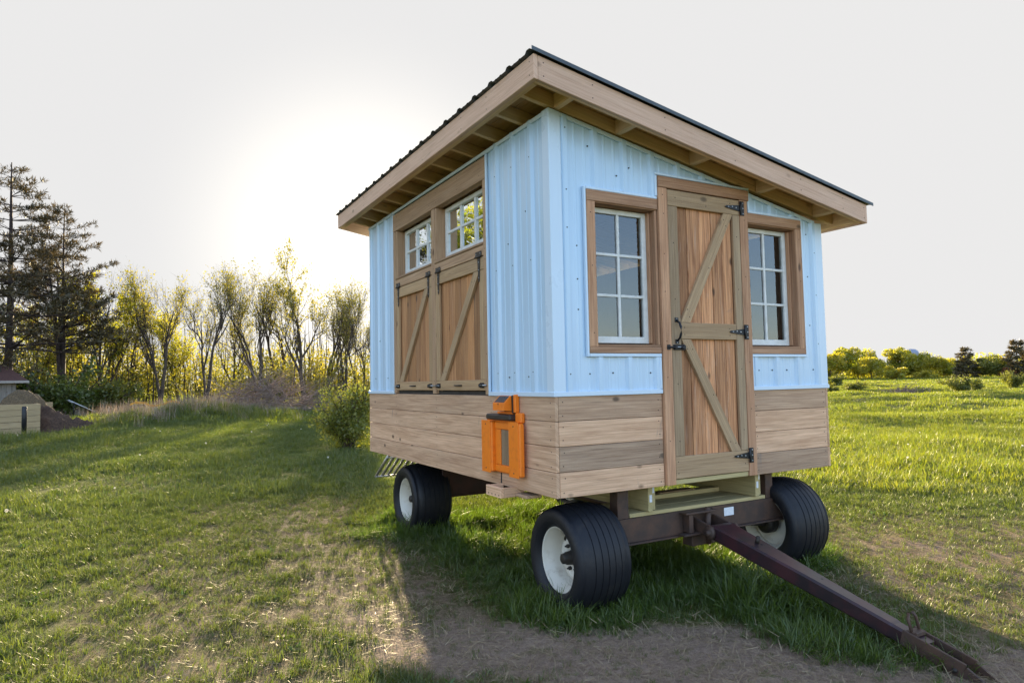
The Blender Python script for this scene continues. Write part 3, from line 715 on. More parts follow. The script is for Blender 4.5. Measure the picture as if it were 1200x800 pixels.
# --- side wall: oak frame, two transom windows, two plank shutters
b = mb(); xa = -.006
b.box((xa, .892, .645), (.06, .944, 2.282), M['header'], .003, T(.5), 2)
b.box((xa, 1.887, .645), (.06, 1.962, 2.282), M['header'], .003, T(.62), 2)
b.box((xa, 2.897, .645), (.06, 2.960, 2.282), M['header'], .003, T(.5), 2)
b.box((xa - .002, .892, 2.284), (.06, 2.960, 2.455), M['header'], .003, T(.58), 1)
for a, c in ((.946, 1.885), (1.964, 2.895)):
    b.box((xa + .003, a, 1.704), (.05, c, 1.786), M['header'], .003, T(.6), 1)
nails_y(b, (.918, 1.924, 2.93), (.75, .95, 1.3, 1.66, 1.75, 2.1, 2.2), xa); nails_y(b, (1.0, 1.4, 1.85, 2.0, 2.4, 2.85), (2.33, 2.42), xa - .002)
b.build('wall_frame', root)
for a, c in ((.946, 1.885), (1.964, 2.895)):
    b = mb(); xs, xd = .085, .118; z0, z1 = 1.83, 2.278
    A, C = a + .004, c - .03
    st = .042
    b.box((xs, A, z0), (xd, A + st, z1), M['sash'], .003); b.box((xs, C - st, z0), (xd, C, z1), M['sash'], .003)
    b.box((xs, A + st, z0), (xd, C - st, z0 + .045), M['sash'], .003); b.box((xs, A + st, z1 - .035), (xd, C - st, z1), M['sash'], .003)
    g0, g1, h0, h1 = A + st, C - st, z0 + .045, z1 - .035
    for i in (1, 2): yy = g0 + (g1 - g0) * i / 3; b.box((xs + .003, yy - .014, h0), (xd - .005, yy + .014, h1), M['sash'], .003)
    zz = (h0 + h1) / 2; b.box((xs + .006, g0, zz - .011), (xd - .007, g1, zz + .011), M['sash'], .003)
    w = b.build('transom_window', root)
    g = mb(); g.face([(xd - .016, g0, h0), (xd - .016, g1, h0), (xd - .016, g1, h1), (xd - .016, g0, h1)], M['glass']); g.build('pane', w)
    k = mb()
    k.box((.0, c - .027, 1.79), (.125, c - .002, 2.281), M['header'], .002, T(.6), 2); k.box((.0, a + .001, 1.79), (.125, a + .004, 2.281), M['header'], .001, T(.5), 2)
    k.box((-.012, a + .001, 1.7875), (.13, c - .001, 1.806), M['header'], .003, T(.4, .1), 1)
    k.box((.07, a + .004, 1.807), (.13, c - .03, 1.829), M['header'], .003, T(.4), 1)
    k.build('casing', w)
def shutter(a, c, tshift):
    zb, ztp = .668, 1.700
    b = mb(); n = 8; w_ = (c - a - .008) / n
    for i in range(n):
        ya_ = a + .004 + i * w_; b.box((.022 + .002 * (i % 2), ya_ + .0015, zb + .006), (.045, ya_ + w_ - .0015, ztp - .004), M['shutter'], .003, (min(1, max(0, .5 + rnd.uniform(-.35, .35) + tshift)), rnd.random() * .1, 0), 2)
    s = b.build('plank_shutter', root)
    x0_, x1_ = -.003, .020
    def bat(name, p, q, al, t_):
        b = mb(); b.box(p, q, M['batten'], .003, T(*t_), al); 
        return b.build(name, s)
    bat('rail', (x0_, a + .003, 1.598), (x1_, c - .003, 1.697), 1, (.62, .05)); bat('rail', (x0_, a + .003, zb + .008), (x1_, c - .003, .757), 1, (.62, .05))
    bat('stile', (x0_, a + .003, .759), (x1_, a + .08, 1.596), 2, (.62, .08)); bat('stile', (x0_, c - .08, .759), (x1_, c - .003, 1.596), 2, (.6, .08))
    brace((c - .125, .759), (a + .125, 1.596), s, 1, .085, (x0_, x1_), clip=(a + .081, c - .081))
    for yy in (a + .075, c - .075):
        h = mb(); xx = x0_ - .001; IR = M['dulliron']
        h.box((xx - .008, yy - .05, 1.704), (xx - .004, yy + .05, 1.742), IR, .002)
        h.tube([(xx - .012, yy - .045, 1.700), (xx - .012, yy + .045, 1.700)], .0075, IR, 8)
        V = [(xx, yy - .022, 1.692), (xx, yy + .022, 1.692), (xx, yy + .009, 1.52), (xx, yy, 1.505), (xx, yy - .009, 1.52)]; V += [(p_ - .005, q_, r_) for p_, q_, r_ in V]
        h.mesh(V, [(9, 8, 7, 6, 5)] + [(i, 5 + i, 5 + (i + 1) % 5, (i + 1) % 5) for i in range(5)], IR)
        for dz in (1.66, 1.6, 1.54): h.dot((xx - .005, yy, dz), (-1, 0, 0), .005, M['galv'], .002)
        for dy in (-.035, .035): h.dot((xx - .008, yy + dy, 1.724), (-1, 0, 0), .005, M['galv'], .002)
        h.build('hinge', s)
    for yy, sg in ((a + .055, -1), (c - .055, 1)):
        h = mb(); xx = x0_; zz = .715
        h.box((xx - .004, yy - .035, zz - .02), (xx, yy + .035, zz + .02), M['iron'], .002); h.tube([(xx - .013, yy - sg * .03, zz), (xx - .013, yy + sg * .085, zz)], .0065, M['galv'], 8)
        for dy in (-.02, .02): h.box((xx - .021, yy + dy - .008, zz - .013), (xx - .003, yy + dy + .008, zz + .013), M['iron'], .003)
        h.tube([(xx - .013, yy, zz), (xx - .03, yy, zz - .012)], .005, M['iron'], 6)
        h.build('latch', s)
    h = mb(); ym = (a + c) / 2
    h.tube([(x0_, ym - .05, .716), (x0_ - .025, ym - .042, .716), (x0_ - .028, ym, .716), (x0_ - .025, ym + .042, .716), (x0_, ym + .05, .716)], .006, M['iron'], 8)
    h.build('handle', s)
shutter(.946, 1.885, 0.05); shutter(1.964, 2.895, .1)
for y_ in (.876, 2.9615): b = mb(); b.box((-.010, y_, .669), (.010, y_ + .0145, 2.470), TM, .003); b.build('edge_trim', root)

# --- roof
SL = .1763
XL, XR, YF, YB = -.269, W + .234, -.2675, LN + .290
zf = lambda x: 2.5345 - SL * (x - XL)          # fascia lower edge
FH = .152
rib_p = .245
b = mb()
def rprof(y):
    t = ((y - YF + .02) % rib_p) / rib_p * rib_p
    return float(np.interp(t, [0, .018, .034, .060, .078, .13, .14, .15, .16, .2, .21, .22, .245], [0, .013, .017, .017, 0.0, 0, .004, .004, 0, 0, .003, 0, 0]))
ys = []
k = 0; y_ = YF - .02
while y_ < YB + .02:
    for t in (0, .018, .034, .060, .078, .13, .14, .15, .16, .2, .21, .22):
        if y_ + t <= YB + .03: ys.append(y_ + t)
    y_ += rib_p
xs_ = [XL - .025, XR + .055]
top = []
V = []; F = []
for x in xs_:
    for y in ys: V.append((x, y, zf(x) + FH + .004 + rprof(y)))
n = len(ys)
for i in range(n - 1): F.append((i, n + i, n + i + 1, i + 1))
V += [(x, y, z - .002) for x, y, z in V]; m2 = 2 * n
F += [(m2 + i, m2 + i + 1, m2 + n + i + 1, m2 + n + i) for i in range(n - 1)]
F += [(i, i + 1, m2 + i + 1, m2 + i) for i in range(n - 1)] + [(n + i, m2 + n + i, m2 + n + i + 1, n + i + 1) for i in range(n - 1)]
F += [(0, m2, m2 + n, n), (n - 1, 2 * n - 1, m2 + 2 * n - 1, m2 + n - 1)]
b.mesh(V, F, M['roof'])
# folded rake edge along the front
b.box((xs_[0], YF - .024, .002), (xs_[1], YF - .0205, .027), M['roof'], .001, shear=lambda p: (p[0], p[1], p[2] + zf(p[0]) + FH))
roof = b.build('roof', root)
sh = lambda p: (p[0], p[1], p[2] + zf(p[0]))
def fas(p, q, al, t_, nl=()):
    b = mb(); b.box(p, q, M['fascia'], .003, T(*t_), al, shear=sh)
    for (pt, n_) in nl: b.dot(sh(pt), n_, .0045, M['nail'], .001)
    b.build('fascia', roof)
nf = [((x, YF, z), (0, -1, 0)) for x in (-.2, .16, .75, 1.4, 2.1, 2.6, XR - .04) for z in (.035, .118)]
fas((XL + .031, YF, 0), (XR - .031, YF + .03, FH), 0, (.55, 0), nf)
fas((XL, YF, 0), (XL + .03, YB, FH), 1, (.72, 0), [((XL, y, z), (-1, 0, 0)) for y in (YF + .05, .35, .75, 1.5, 2.3, 3.1, YB - .05) for z in (.035, .118)])
fas((XR - .03, YF, 0), (XR, YB, FH), 1, (.5, 0))
fas((XL + .031, YB - .03, 0), (XR - .031, YB, FH), 0, (.5, 0))
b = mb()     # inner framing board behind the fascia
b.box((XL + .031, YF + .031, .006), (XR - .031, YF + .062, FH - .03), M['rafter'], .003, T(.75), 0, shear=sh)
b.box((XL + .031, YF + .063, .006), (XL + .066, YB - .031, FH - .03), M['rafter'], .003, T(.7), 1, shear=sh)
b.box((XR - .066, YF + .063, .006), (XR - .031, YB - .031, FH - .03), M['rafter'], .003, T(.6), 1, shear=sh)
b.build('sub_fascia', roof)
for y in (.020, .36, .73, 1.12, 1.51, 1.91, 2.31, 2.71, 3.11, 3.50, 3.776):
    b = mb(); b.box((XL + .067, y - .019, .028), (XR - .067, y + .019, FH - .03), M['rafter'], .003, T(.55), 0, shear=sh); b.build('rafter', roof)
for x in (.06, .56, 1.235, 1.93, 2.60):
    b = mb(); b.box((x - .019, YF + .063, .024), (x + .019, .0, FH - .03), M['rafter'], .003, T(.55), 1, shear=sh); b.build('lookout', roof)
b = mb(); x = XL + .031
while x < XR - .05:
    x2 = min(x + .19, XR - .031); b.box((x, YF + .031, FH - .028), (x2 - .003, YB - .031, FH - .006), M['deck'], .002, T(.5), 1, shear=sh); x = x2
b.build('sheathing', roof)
# --- running gear
GR = -BED
b = mb(); R = M['rust']; ya = .10
b.box((.43, ya, -.372), (2.25, ya + .012, -.212), R, .002); b.box((.43, ya + .0125, -.224), (2.25, ya + .10, -.212), R, .002); b.box((.43, ya - .03, -.384), (2.25, ya + .10, -.3725), R, .002)
b.box((.47, ya + .02, -.36), (.50, ya + .09, -.23), R); b.box((2.17, ya + .02, -.36), (2.20, ya + .09, -.23), R)
# bolster uprights and the king-pin plates
b.box((.56, ya + .012, -.212), (.655, ya + .10, -.02), R, .003); b.box((2.02, ya + .012, -.212), (2.10, ya + .10, -.02), R, .003)
b.box((1.10, ya - .075, -.228), (1.40, ya - .002, -.214), R, .003); b.box((1.06, ya - .09, -.372), (1.28, ya - .031, -.358), R, .003)
b.box((1.13, ya - .07, -.357), (1.17, ya - .003, -.229), R, .003)
b.box((1.18, ya - .04, -.46), (1.50, ya + .06, -.386), R, .004); b.tube([(1.337, ya - .04, -.46), (1.337, ya - .04, -.20)], .022, R, 12)
beam = b.build('axle_beam', root)
b = mb(); b.box((1.545, ya - .003, -.292), (1.645, ya - .0005, -.232), M['label'], .0005); b.build('data_plate', beam)
b = mb()
b.box((.43, 2.78, -.40), (2.25, 2.80, -.10), M['maroondark'], .003); b.box((.43, 2.7805, -.42), (2.25, 2.90, -.4005), M['maroondark'], .003)
b.box((.55, 2.802, -.10), (.65, 2.90, -.002), M['maroondark'], .003); b.box((2.02, 2.802, -.10), (2.12, 2.90, -.002), M['maroondark'], .003)
b.build('axle_beam', root, 'dark red rear axle beam')
b = mb(); b.tube([(1.337, .21, -.33), (1.337, 2.80, -.33)], .045, M['maroondark'], 12); b.build('reach_pole', root)
# treated lumber: twin bed joists and cross timbers on the bolster
for xx in (.808, 1.875):
    b = mb(); b.box((xx, .085, -.180), (xx + .040, 3.7, -.002), M['treated'], .003, T(.5), 1); b.box((xx + .0415, .105, -.175), (xx + .080, 3.7, -.003), M['treated'], .003, T(.6), 1)
    j = b.build('bed_joist', root)
    t = mb(); t.box((xx + .010, .0835, -.115), (xx + .032, .0845, -.065), M['label'], .0002); t.build('lumber_tag', j)
    t = mb(); t.box((xx + .048, .1035, -.058), (xx + .070, .1045, -.010), M['label'], .0002); t.build('lumber_tag', j)
for (p, q, t_) in (((.665, .115, -.2105), (2.015, .255, -.1835), .66), ((.665, .2575, -.2105), (2.015, .40, -.1825), .55), ((.665, .403, -.2105), (2.015, .545, -.183), .6), ((.9, .45, -.1825), (1.87, .545, -.150), .7), ((1.25, .47, -.1495), (1.62, .56, -.142), .35)):
    b = mb(); b.box(p, q, M['treated'] if t_ > .4 else M['batten'], .003, T(t_), 0); b.build('cross_timber', root)
# wheels
def wheel_parts(mirror):
    s = -1 if not mirror else 1        # outward direction along x
    dx = .05 if not mirror else -.045
    tyre = MB(); hw = .195
    pr = [(.140, .205), (.168, .213), (.186, .228), (.199, .252), (.2045, .278), (.202, .300), (.194, .318), (.176, .300)]
    rad = lambda x: .353 - .60 * x * x - 5.0 * max(0, abs(x) - .115) ** 2
    def band(pts): tyre.lathe([(s * x, r) for x, r in pts], M['rubber'], n=96)
    gs = (.098, .048, .0, -.048, -.098)
    edge = .178
    band([(.140, .20), (.140, .205)] + pr[:-1] + [(.184, .3255), (.176, .3305), (.165, rad(.165)), (.15, rad(.15)), (.132, rad(.132)), (.115, rad(.115)), (gs[0] + .0045, rad(gs[0] + .0045))])
    for k, g in enumerate(gs):
        band([(g + .0045, rad(g + .0045)), (g + .003, rad(g) - .0045)]); band([(g + .003, rad(g) - .0045), (g - .003, rad(g) - .0045)]); band([(g - .003, rad(g) - .0045), (g - .0045, rad(g - .0045))])
        if k < 4: band([(x, rad(x)) for x in np.linspace(g - .0045, gs[k + 1] + .0045, 5)])
    band([(gs[4] - .0045, rad(gs[4] - .0045)), (-.115, rad(.115)), (-.132, rad(.132)), (-.15, rad(.15)), (-.165, rad(.165)), (-.176, .3305), (-.184, .3255)] + [(-x, r) for x, r in pr[:-1][::-1]] + [(-.140, .205), (-.140, .20)])
    tyre.lathe([(s * -.14, .20), (s * .14, .20)], M['rubber'], n=48)
    for rr in (.252,): tyre.lathe([(s * .1975, rr - .003), (s * .2015, rr), (s * .1985, rr + .003)], M['rubber'], n=96)
    rim = MB()
    rp = [(.156, .216), (.163, .215), (.163, .206), (.153, .202), (.138, .197), (.108, .176), (.070, .172), (-.070, .172), (-.108, .176), (-.138, .197), (-.153, .202), (-.163, .206), (-.163, .215), (-.156, .216), (-.138, .212), (-.112, .188), (-.07, .180), (.07, .180), (.112, .188), (.138, .212)]
    rim.lathe([(s * x, r) for x, r in rp], M['rim'], n=72, close=True)
    disc = MB()
    dp = [(-.030, .172), (-.020, .160), (.000, .140), (.004, .105), (-.004, .095), (-.006, .055), (-.012, .055), (-.012, .095), (-.004, .108), (-.008, .140), (-.028, .158), (-.038, .172)]
    disc.lathe([(s * (x + dx), r) for x, r in dp], M['rim'], n=48, close=True)
    disc.box((s * (dx + .007), .118, .03), (s * (dx + .003), .138, .075), M['hub'], .002)
    hub = MB()
    hub.lathe([(s * (dx + x_), r_) for x_, r_ in ((-.14, .02), (-.14, .05), (-.12, .078), (-.05, .080), (-.05, .055), (-.002, .052), (.006, .046), (.048, .042), (.056, .036), (.078, .033), (.083, .026), (.083, 0))], M['hub'], n=28)
    for k in range(6):
        t = k * math.pi / 3 + .3; cy, cz = .082 * math.cos(t), .082 * math.sin(t)
        hub.lathe([(s * (dx + x_), r_) for x_, r_ in ((-.011, .013), (.012, .013), (.014, .010), (.014, .006), (.026, .006), (.026, 0))], M['hub'], c=(0, cy, cz), n=8)
    hub.tube([(s * -.13, 0, 0), (s * -.32, 0, .03)], .028, M['hub'], 12)
    return disc, tyre, rim, hub
def put_wheel(x, y, z, mirror, rx, steer, first=None):
    c = (x, y, z + BED); ro = Vector(root['_org'])
    if first is None:
        d, t, r, h = wheel_parts(mirror)
        w = d.build('wheel'); w.parent = root
        for n_, q in (('tyre', t), ('rim', r), ('hub', h)): o = q.build(n_); o.parent = w
    else:
        w = first.copy(); COL.objects.link(w); w.parent = root
        for ch in list(first.children): cc = ch.copy(); COL.objects.link(cc); cc.parent = w
    w.location = Vector(c) - ro; w.rotation_euler = (rx, 0, steer)
    return w
wl = put_wheel(.30, .21, -.436, False, .6, -.035); put_wheel(.30, 3.02, -.436, False, 2.0, 0, wl)
wr = put_wheel(W - .40, .21, -.430, True, .3, -.035); put_wheel(W - .40, 3.02, -.430, True, 1.2, 0, wr)

# --- drawbar
b = mb(); MR = M['maroon']
P0, P1 = Vector((1.325, -.06, -.335)), Vector((1.325, -1.50, -.700))
d = (P1 - P0).normalized(); up = Vector((1, 0, 0)).cross(d).normalized()
if up.z < 0: up = -up
def ring(p, w, h): return [p + Vector((sx * w / 2, 0, 0)) + up * (sz * h / 2) for sx, sz in ((-1, -1), (1, -1), (1, 1), (-1, 1))]
st = [(0, .205, .085), (.04, .20, .10), (.35, .165, .105), (.75, .125, .10), (1.0, .105, .095), (1.28, .095, .09), (1.30, .085, .085), (1.485, .085, .085)]
V = []; F = []
# rounded box section: 8 points per ring
def ring8(p, w, h, e=.012):
    o = []
    for sx, sz in ((-1, -1), (1, -1), (1, 1), (-1, 1)):
        c1 = (sx * (w / 2 - e), sz * h / 2); c2 = (sx * w / 2, sz * (h / 2 - e))
        pair = [c2, c1] if sx * sz > 0 else [c1, c2]
        for (a_, c_) in pair: o.append(p + Vector((a_, 0, 0)) + up * c_)
    return o
for s_, w_, h_ in st: V += ring8(P0 + d * s_, w_, h_)
for i in range(len(st) - 1): F += [(8 * i + k, 8 * i + (k + 1) % 8, 8 * (i + 1) + (k + 1) % 8, 8 * (i + 1) + k) for k in range(8)]
F += [tuple(range(8))[::-1], tuple(8 * (len(st) - 1) + k for k in range(8))]
b.mesh(V, F, MR)
for s_ in (.36, .63, .82): b.dot(P0 + d * s_ + up * (.054 if s_ < .5 else .048) + Vector((.01, 0, 0)), up, .009, M['hub'], .002)
b.tube([P0 + d * .33 + up * .05, P0 + d * .33 + up * .09], .014, M['hub'], 8); b.dot(P0 + d * .33 + up * .09, up, .018, M['hub'], .008)
bar = b.build('drawbar', root)
b = mb()
for sx in (-1, 1):
    a_ = P0 + d * 1.36 + Vector((sx * .052, 0, 0)) + up * .012; c_ = P0 + d * 1.68 + Vector((sx * .050, 0, 0)) + up * .012; e_ = P0 + d * 1.82 + Vector((sx * .046, 0, 0)) - up * .03
    b.beam(a_, c_, .014, .085, R, .003, up=up); b.beam(c_ - d * .004, e_, .0135, .066, R, .003, up=up)
b.tube([P0 + d * 1.64 + Vector((-.07, 0, 0)), P0 + d * 1.64 + Vector((.07, 0, 0))], .012, M['hub'], 8)
b.build('hitch_clevis', bar)
b = mb(); q = P0 + d * 1.40 + up * .05
b.tube([q + Vector((-.035, 0, 0)), q + Vector((-.035, 0, 0)) + up * .065 - d * .035, q + Vector((-.02, 0, 0)) + up * .085 - d * .045, q + Vector((.02, 0, 0)) + up * .085 - d * .045, q + Vector((.035, 0, 0)) + up * .065 - d * .035, q + Vector((.035, 0, 0))], .0085, R, 8)
b.box(q - Vector((.042, .03, .012)), q + Vector((.042, .03, .010)), R, .003); b.build('hitch_loop', bar)
b = mb()
for sx in (-1, 1):
    x_ = 1.325 + sx * .098
    b.beam((x_, .10, -.30), (x_, -.10, -.345), .018, .085, R, .004)
    b.lathe([(sx * .0, .0), (sx * .0, .045), (sx * .022, .045), (sx * .028, .038), (sx * .028, .02), (sx * .045, .02), (sx * .045, 0)], R, c=(x_ + sx * .009, -.085, -.342), n=20)
b.tube([(1.19, -.085, -.342), (1.46, -.085, -.342)], .02, R, 10); b.build('drawbar_hinge', bar)

# --- orange automatic hen door, its solar lamp and the little step block
b = mb(); O = M['orange']
b.box((-.022, .40, .095), (-.002, .90, .470), O, .004)
b.box((-.036, .507, .405), (-.0225, .750, .452), O, .005); b.box((-.036, .507, .105), (-.0225, .750, .150), O, .005)
b.box((-.034, .670, .152), (-.0225, .750, .403), O, .005); b.box((-.030, .507, .152), (-.0225, .54, .403), O, .005)
hd = b.build('hen_door', root, 'orange plastic automatic hen door')
for (ya_, yb_) in ((.345, .505), (.752, .915)):
    b = mb(); b.box((-.062, ya_, .098), (-.0225, yb_, .455), O, .010); b.box((-.067, ya_ + .014, .090), (-.06, yb_ - .014, .463), O, .006); [b.dot((-.067, y_, z_), (-1, 0, 0), .006, M['darkplastic'], .002) for y_ in ((ya_ + yb_) / 2,) for z_ in (.12, .435)]; b.build('door_guide', hd)
b = mb(); b.box((-.0265, .542, .154), (-.0225, .668, .401), M['batten'], .002, (.08, .3, 0), 2); b.build('sliding_panel', hd)
b = mb(); b.box((-.075, .455, .470), (-.005, .815, .512), M['darkplastic'], .010); b.build('motor_housing', hd)
b = mb(); b.box((-.034, .37, .456), (-.001, .455, .525), O, .008); b.box((-.03, .50, .513), (-.002, .72, .530), O, .004); b.build('bracket', hd)
b = mb()
b.mesh([(-.085, .51, .540), (-.085, .68, .540), (-.085, .68, .590), (-.085, .51, .590), (-.02, .51, .535), (-.02, .68, .535), (-.03, .68, .642), (-.03, .51, .642)],
       [(0, 3, 2, 1), (3, 7, 6, 2), (0, 4, 7, 3), (1, 2, 6, 5), (0, 1, 5, 4), (4, 5, 6, 7)], O)
b.mesh([(-.0815, .525, .5965), (-.0815, .665, .5965), (-.035, .665, .640), (-.035, .525, .640)], [(0, 3, 2, 1)], M['solar'])
b.box((-.03, .475, .52), (-.001, .508, .645), M['darkplastic'], .003); b.box((-.034, .445, .525), (-.001, .4745, .650), O, .004); b.box((-.02, .55, .505), (-.001, .63, .56), M['darkplastic'], .002)
b.dot((-.085, .60, .585), (-1, 0, 0), .007, M['darkplastic'], .002)
b.build('solar_lamp', hd)
b = mb(); b.tube([(-.004, .72, .095), (-.004, .722, .0), (-.006, .72, -.02)], .004, M['iron'], 6); b.build('cable', hd)
b = mb(); b.box((-.13, .50, -.052), (-.105, .72, .018), M['skirt'], .003, T(.7), 1); b.box((-.1045, .50, -.052), (.06, .525, .016), M['skirt'], .003, T(.4, .1), 0); b.box((-.1045, .695, -.052), (.0, .72, .0155), M['skirt'], .003, T(.7), 0)
for k in range(4): b.dot((-.13, .53 + .05 * k, -.035), (-1, 0, 0), .006, M['nail'], .001)
b.box((-.02, .34, -.045), (.10, .499, -.025), M['skirt'], .003, T(.3, .3), 1); b.build('step_block', root)

# --- steel grating step folded under the far end
b = mb()
for i in range(7):
    x_ = .25 + .072 * i; b.tube([(x_, 3.85, -.05), (x_, 4.36, -.365)], .018, M['galv'], 8)
for t in (.10, .93): b.tube([(.235, 3.85 + .51 * t, -.067 - .315 * t), (.70, 3.85 + .51 * t, -.067 - .315 * t)], .010, M['galv'], 8)
b.build('grating_step', root, 'shiny galvanised steel grating step')
# ------------------------------------------------------------------ trees and shrubs
def np_mesh(name, V, F, mat, tint=None, smooth=False):
    """V (n,3), F (m,k) numpy arrays"""
    me = bpy.data.meshes.new(name); n, (m, k) = len(V), F.shape
    me.vertices.add(n); me.vertices.foreach_set('co', np.ascontiguousarray(V, dtype=np.float32).ravel())
    me.loops.add(m * k); me.loops.foreach_set('vertex_index', np.ascontiguousarray(F, dtype=np.int32).ravel())
    me.polygons.add(m); me.polygons.foreach_set('loop_start', np.arange(0, m * k, k, dtype=np.int32))
    if smooth: me.polygons.foreach_set('use_smooth', np.ones(m, dtype=bool))
    me.update(calc_edges=True); me.materials.append(mat)
    if tint is not None:
        a = me.attributes.new('tint', 'FLOAT_VECTOR', 'FACE'); t = np.zeros((m, 3), np.float32); t[:, 0] = tint; a.data.foreach_set('vector', t.ravel())
    return me
def unit(v): return v / (np.linalg.norm(v, axis=-1, keepdims=True) + 1e-9)
def leaves_mesh(name, C, size, mat, rs, aspect=0.55, bias=None, clump=None):
    """rhombic leaves at centres C; size scalar or array"""
    n = len(C); a = unit(rs.normal(size=(n, 3)) if bias is None else rs.normal(size=(n, 3)) * 0.6 + bias)
    b = unit(np.cross(a, rs.normal(size=(n, 3)))); s = (size * rs.uniform(0.6, 1.35, n))[:, None]
    V = np.stack([C - a * s, C + b * s * aspect, C + a * s, C - b * s * aspect], 1).reshape(-1, 3)
    t = rs.uniform(0, 1, n) if clump is None else np.clip(clump + rs.uniform(-.25, .25, n), 0, 1)
    return np_mesh(name, V, np.arange(4 * n).reshape(n, 4), mat, t)
def tubes_mesh(name, lines, mat, sides=5):
    Vs = []; Fs = []; o = 0
    for pts, rad in lines:
        pts = np.asarray(pts); rad = np.asarray(rad); k = sides if rad[0] > 0.03 else 3
        d = np.gradient(pts, axis=0); d = unit(d); up = np.array([0, 0, 1.0]) if abs(d[0, 2]) < 0.9 else np.array([1.0, 0, 0])
        a = unit(np.cross(d, up)); b = np.cross(d, a); th = np.arange(k) * 2 * np.pi / k
        R = pts[:, None] + (a[:, None] * np.cos(th)[None, :, None] + b[:, None] * np.sin(th)[None, :, None]) * rad[:, None, None]
        Vs.append(R.reshape(-1, 3)); m = len(pts); i = np.arange(m - 1)[:, None] * k; j = np.arange(k)[None]; j2 = (j + 1) % k
        Fs.append((o + np.stack([i + j, i + j2, i + k + j2, i + k + j], -1)).reshape(-1, 4)); o += m * k
    return np_mesh(name, np.concatenate(Vs), np.concatenate(Fs), mat, 0.5, True)
def skeleton(rs, H, stems=1, spread=0.35, levels=3, r0=0.16, first=0.25, vase=0.5, kids=(5, 9), droop=0.0, ratio=0.55):
    lines = []; tips = []
    def grow(p, d, ln, r, lev):
        n = 7 if lev == 0 else 5; P = [p]; R = [r]; dd = d
        for i in range(n):
            dd = unit(dd + rs.normal(size=3) * (0.10 if lev == 0 else 0.17) + np.array([0, 0, (0.10 if lev else 0.06) - droop * lev])); P.append(P[-1] + dd * ln / n); R.append(r * (1 - 0.82 * (i + 1) / n))
        lines.append((np.array(P), np.array(R)))
        if lev >= levels - 1: tips.append((np.array(P), lev))
        if lev < levels:
            m = rs.randint(*kids)
            for q in range(m):
                t = rs.uniform(first if lev == 0 else 0.25, 0.97); i = min(int(t * n), n - 1); f = t * n - i; b = P[i] * (1 - f) + P[i + 1] * f
                ax = unit(np.cross(dd, rs.normal(size=3))); ang = rs.uniform(0.35, 0.85) * (1.0 if lev else 1.15 - vase * 0.5)
                cd_ = unit(P[i + 1] - P[i]); nd = unit(cd_ * math.cos(ang) + ax * math.sin(ang) + np.array([0, 0, vase * 0.35]))
                grow(b, nd, ln * ratio * rs.uniform(0.75, 1.2) * (1.15 - 0.55 * t if lev == 0 else 1), max(R[i] * 0.6, 0.006), lev + 1)
    for s in range(stems):
        az = rs.uniform(0, 6.28) + s * 6.28 / stems; tilt = 0.04 if stems == 1 else spread * rs.uniform(0.5, 1.1)
        grow(np.array([0.12 * math.cos(az), 0.12 * math.sin(az), -0.1]) if stems > 1 else np.array([0, 0, -.1]), unit(np.array([math.cos(az) * tilt, math.sin(az) * tilt, 1.0])), H * (1 if s == 0 else rs.uniform(.75, 1)) * 0.82, r0 * (1 if s == 0 else .75), 0)
    zmax = max(P[:, 2].max() for P, R in lines); k = H / zmax
    return [(P * np.array([k, k, k]), R) for P, R in lines], [(P * k, l) for P, l in tips]
def sparse_tree(seed, H, leafmat, nleaf, lsize, low=0.0, **kw):
    rs = np.random.RandomState(seed); lines, tips = skeleton(rs, H, **kw)
    tr = tubes_mesh('trunk', lines, M['bark']); C = []; cl = []
    w = rs.uniform(0.0, 1, len(tips)) ** 1.5; w /= w.sum(); cnt = rs.multinomial(nleaf, w)
    for (P, l), c in zip(tips, cnt):
        t = rs.uniform(0.15, 1, c) * (len(P) - 1); i = np.minimum(t.astype(int), len(P) - 2); f = (t - i)[:, None]
        C.append(P[i] * (1 - f) + P[i + 1] * f + rs.normal(size=(c, 3)) * H * 0.012); cl.append(np.full(c, rs.uniform(.15, .85)))
    C = np.concatenate(C); cl = np.concatenate(cl)
    return tr, leaves_mesh('crown', C, lsize, leafmat, rs, clump=cl)
def round_tree(seed, H, Wd, leafmat, n, lsize, trunk=0.18, lobes=16, squash=0.8, r0=0.18, stems=1):
    """full crown: leaf clumps on many uneven lobes, hollow in places"""
    rs = np.random.RandomState(seed); lines, tips = skeleton(rs, H * 0.9, stems=stems, levels=2, r0=r0, first=0.2, kids=(5, 8), vase=.3, ratio=.5)
    tr = tubes_mesh('trunk', lines, M['bark']); C = []; cl = []
    zc = H * (trunk + (1 - trunk) / 2); hz = H * (1 - trunk) / 2
    for i in range(lobes):
        u = unit(rs.normal(size=3)); q = rs.uniform(0.35, 0.95)
        c = np.array([u[0] * Wd / 2 * q, u[1] * Wd / 2 * q, zc + u[2] * hz * q * .95]); rr = Wd * rs.uniform(0.13, 0.24)
        m = int(n / lobes * rs.uniform(.6, 1.4)); d = unit(rs.normal(size=(m, 3))) * (rs.uniform(0.2, 1, (m, 1)) ** 0.45) * rr * np.array([1, 1, squash])
        C.append(c + d); cl.append(np.full(m, rs.uniform(.1, .9)))
    C = np.concatenate(C); cl = np.concatenate(cl); C[:, 2] = np.maximum(C[:, 2], H * trunk * .5 + rs.uniform(0, .1 * H, len(C)))
    C[:, 2] *= H / C[:, 2].max()
    return tr, leaves_mesh('crown', C, lsize, leafmat, rs, clump=cl)
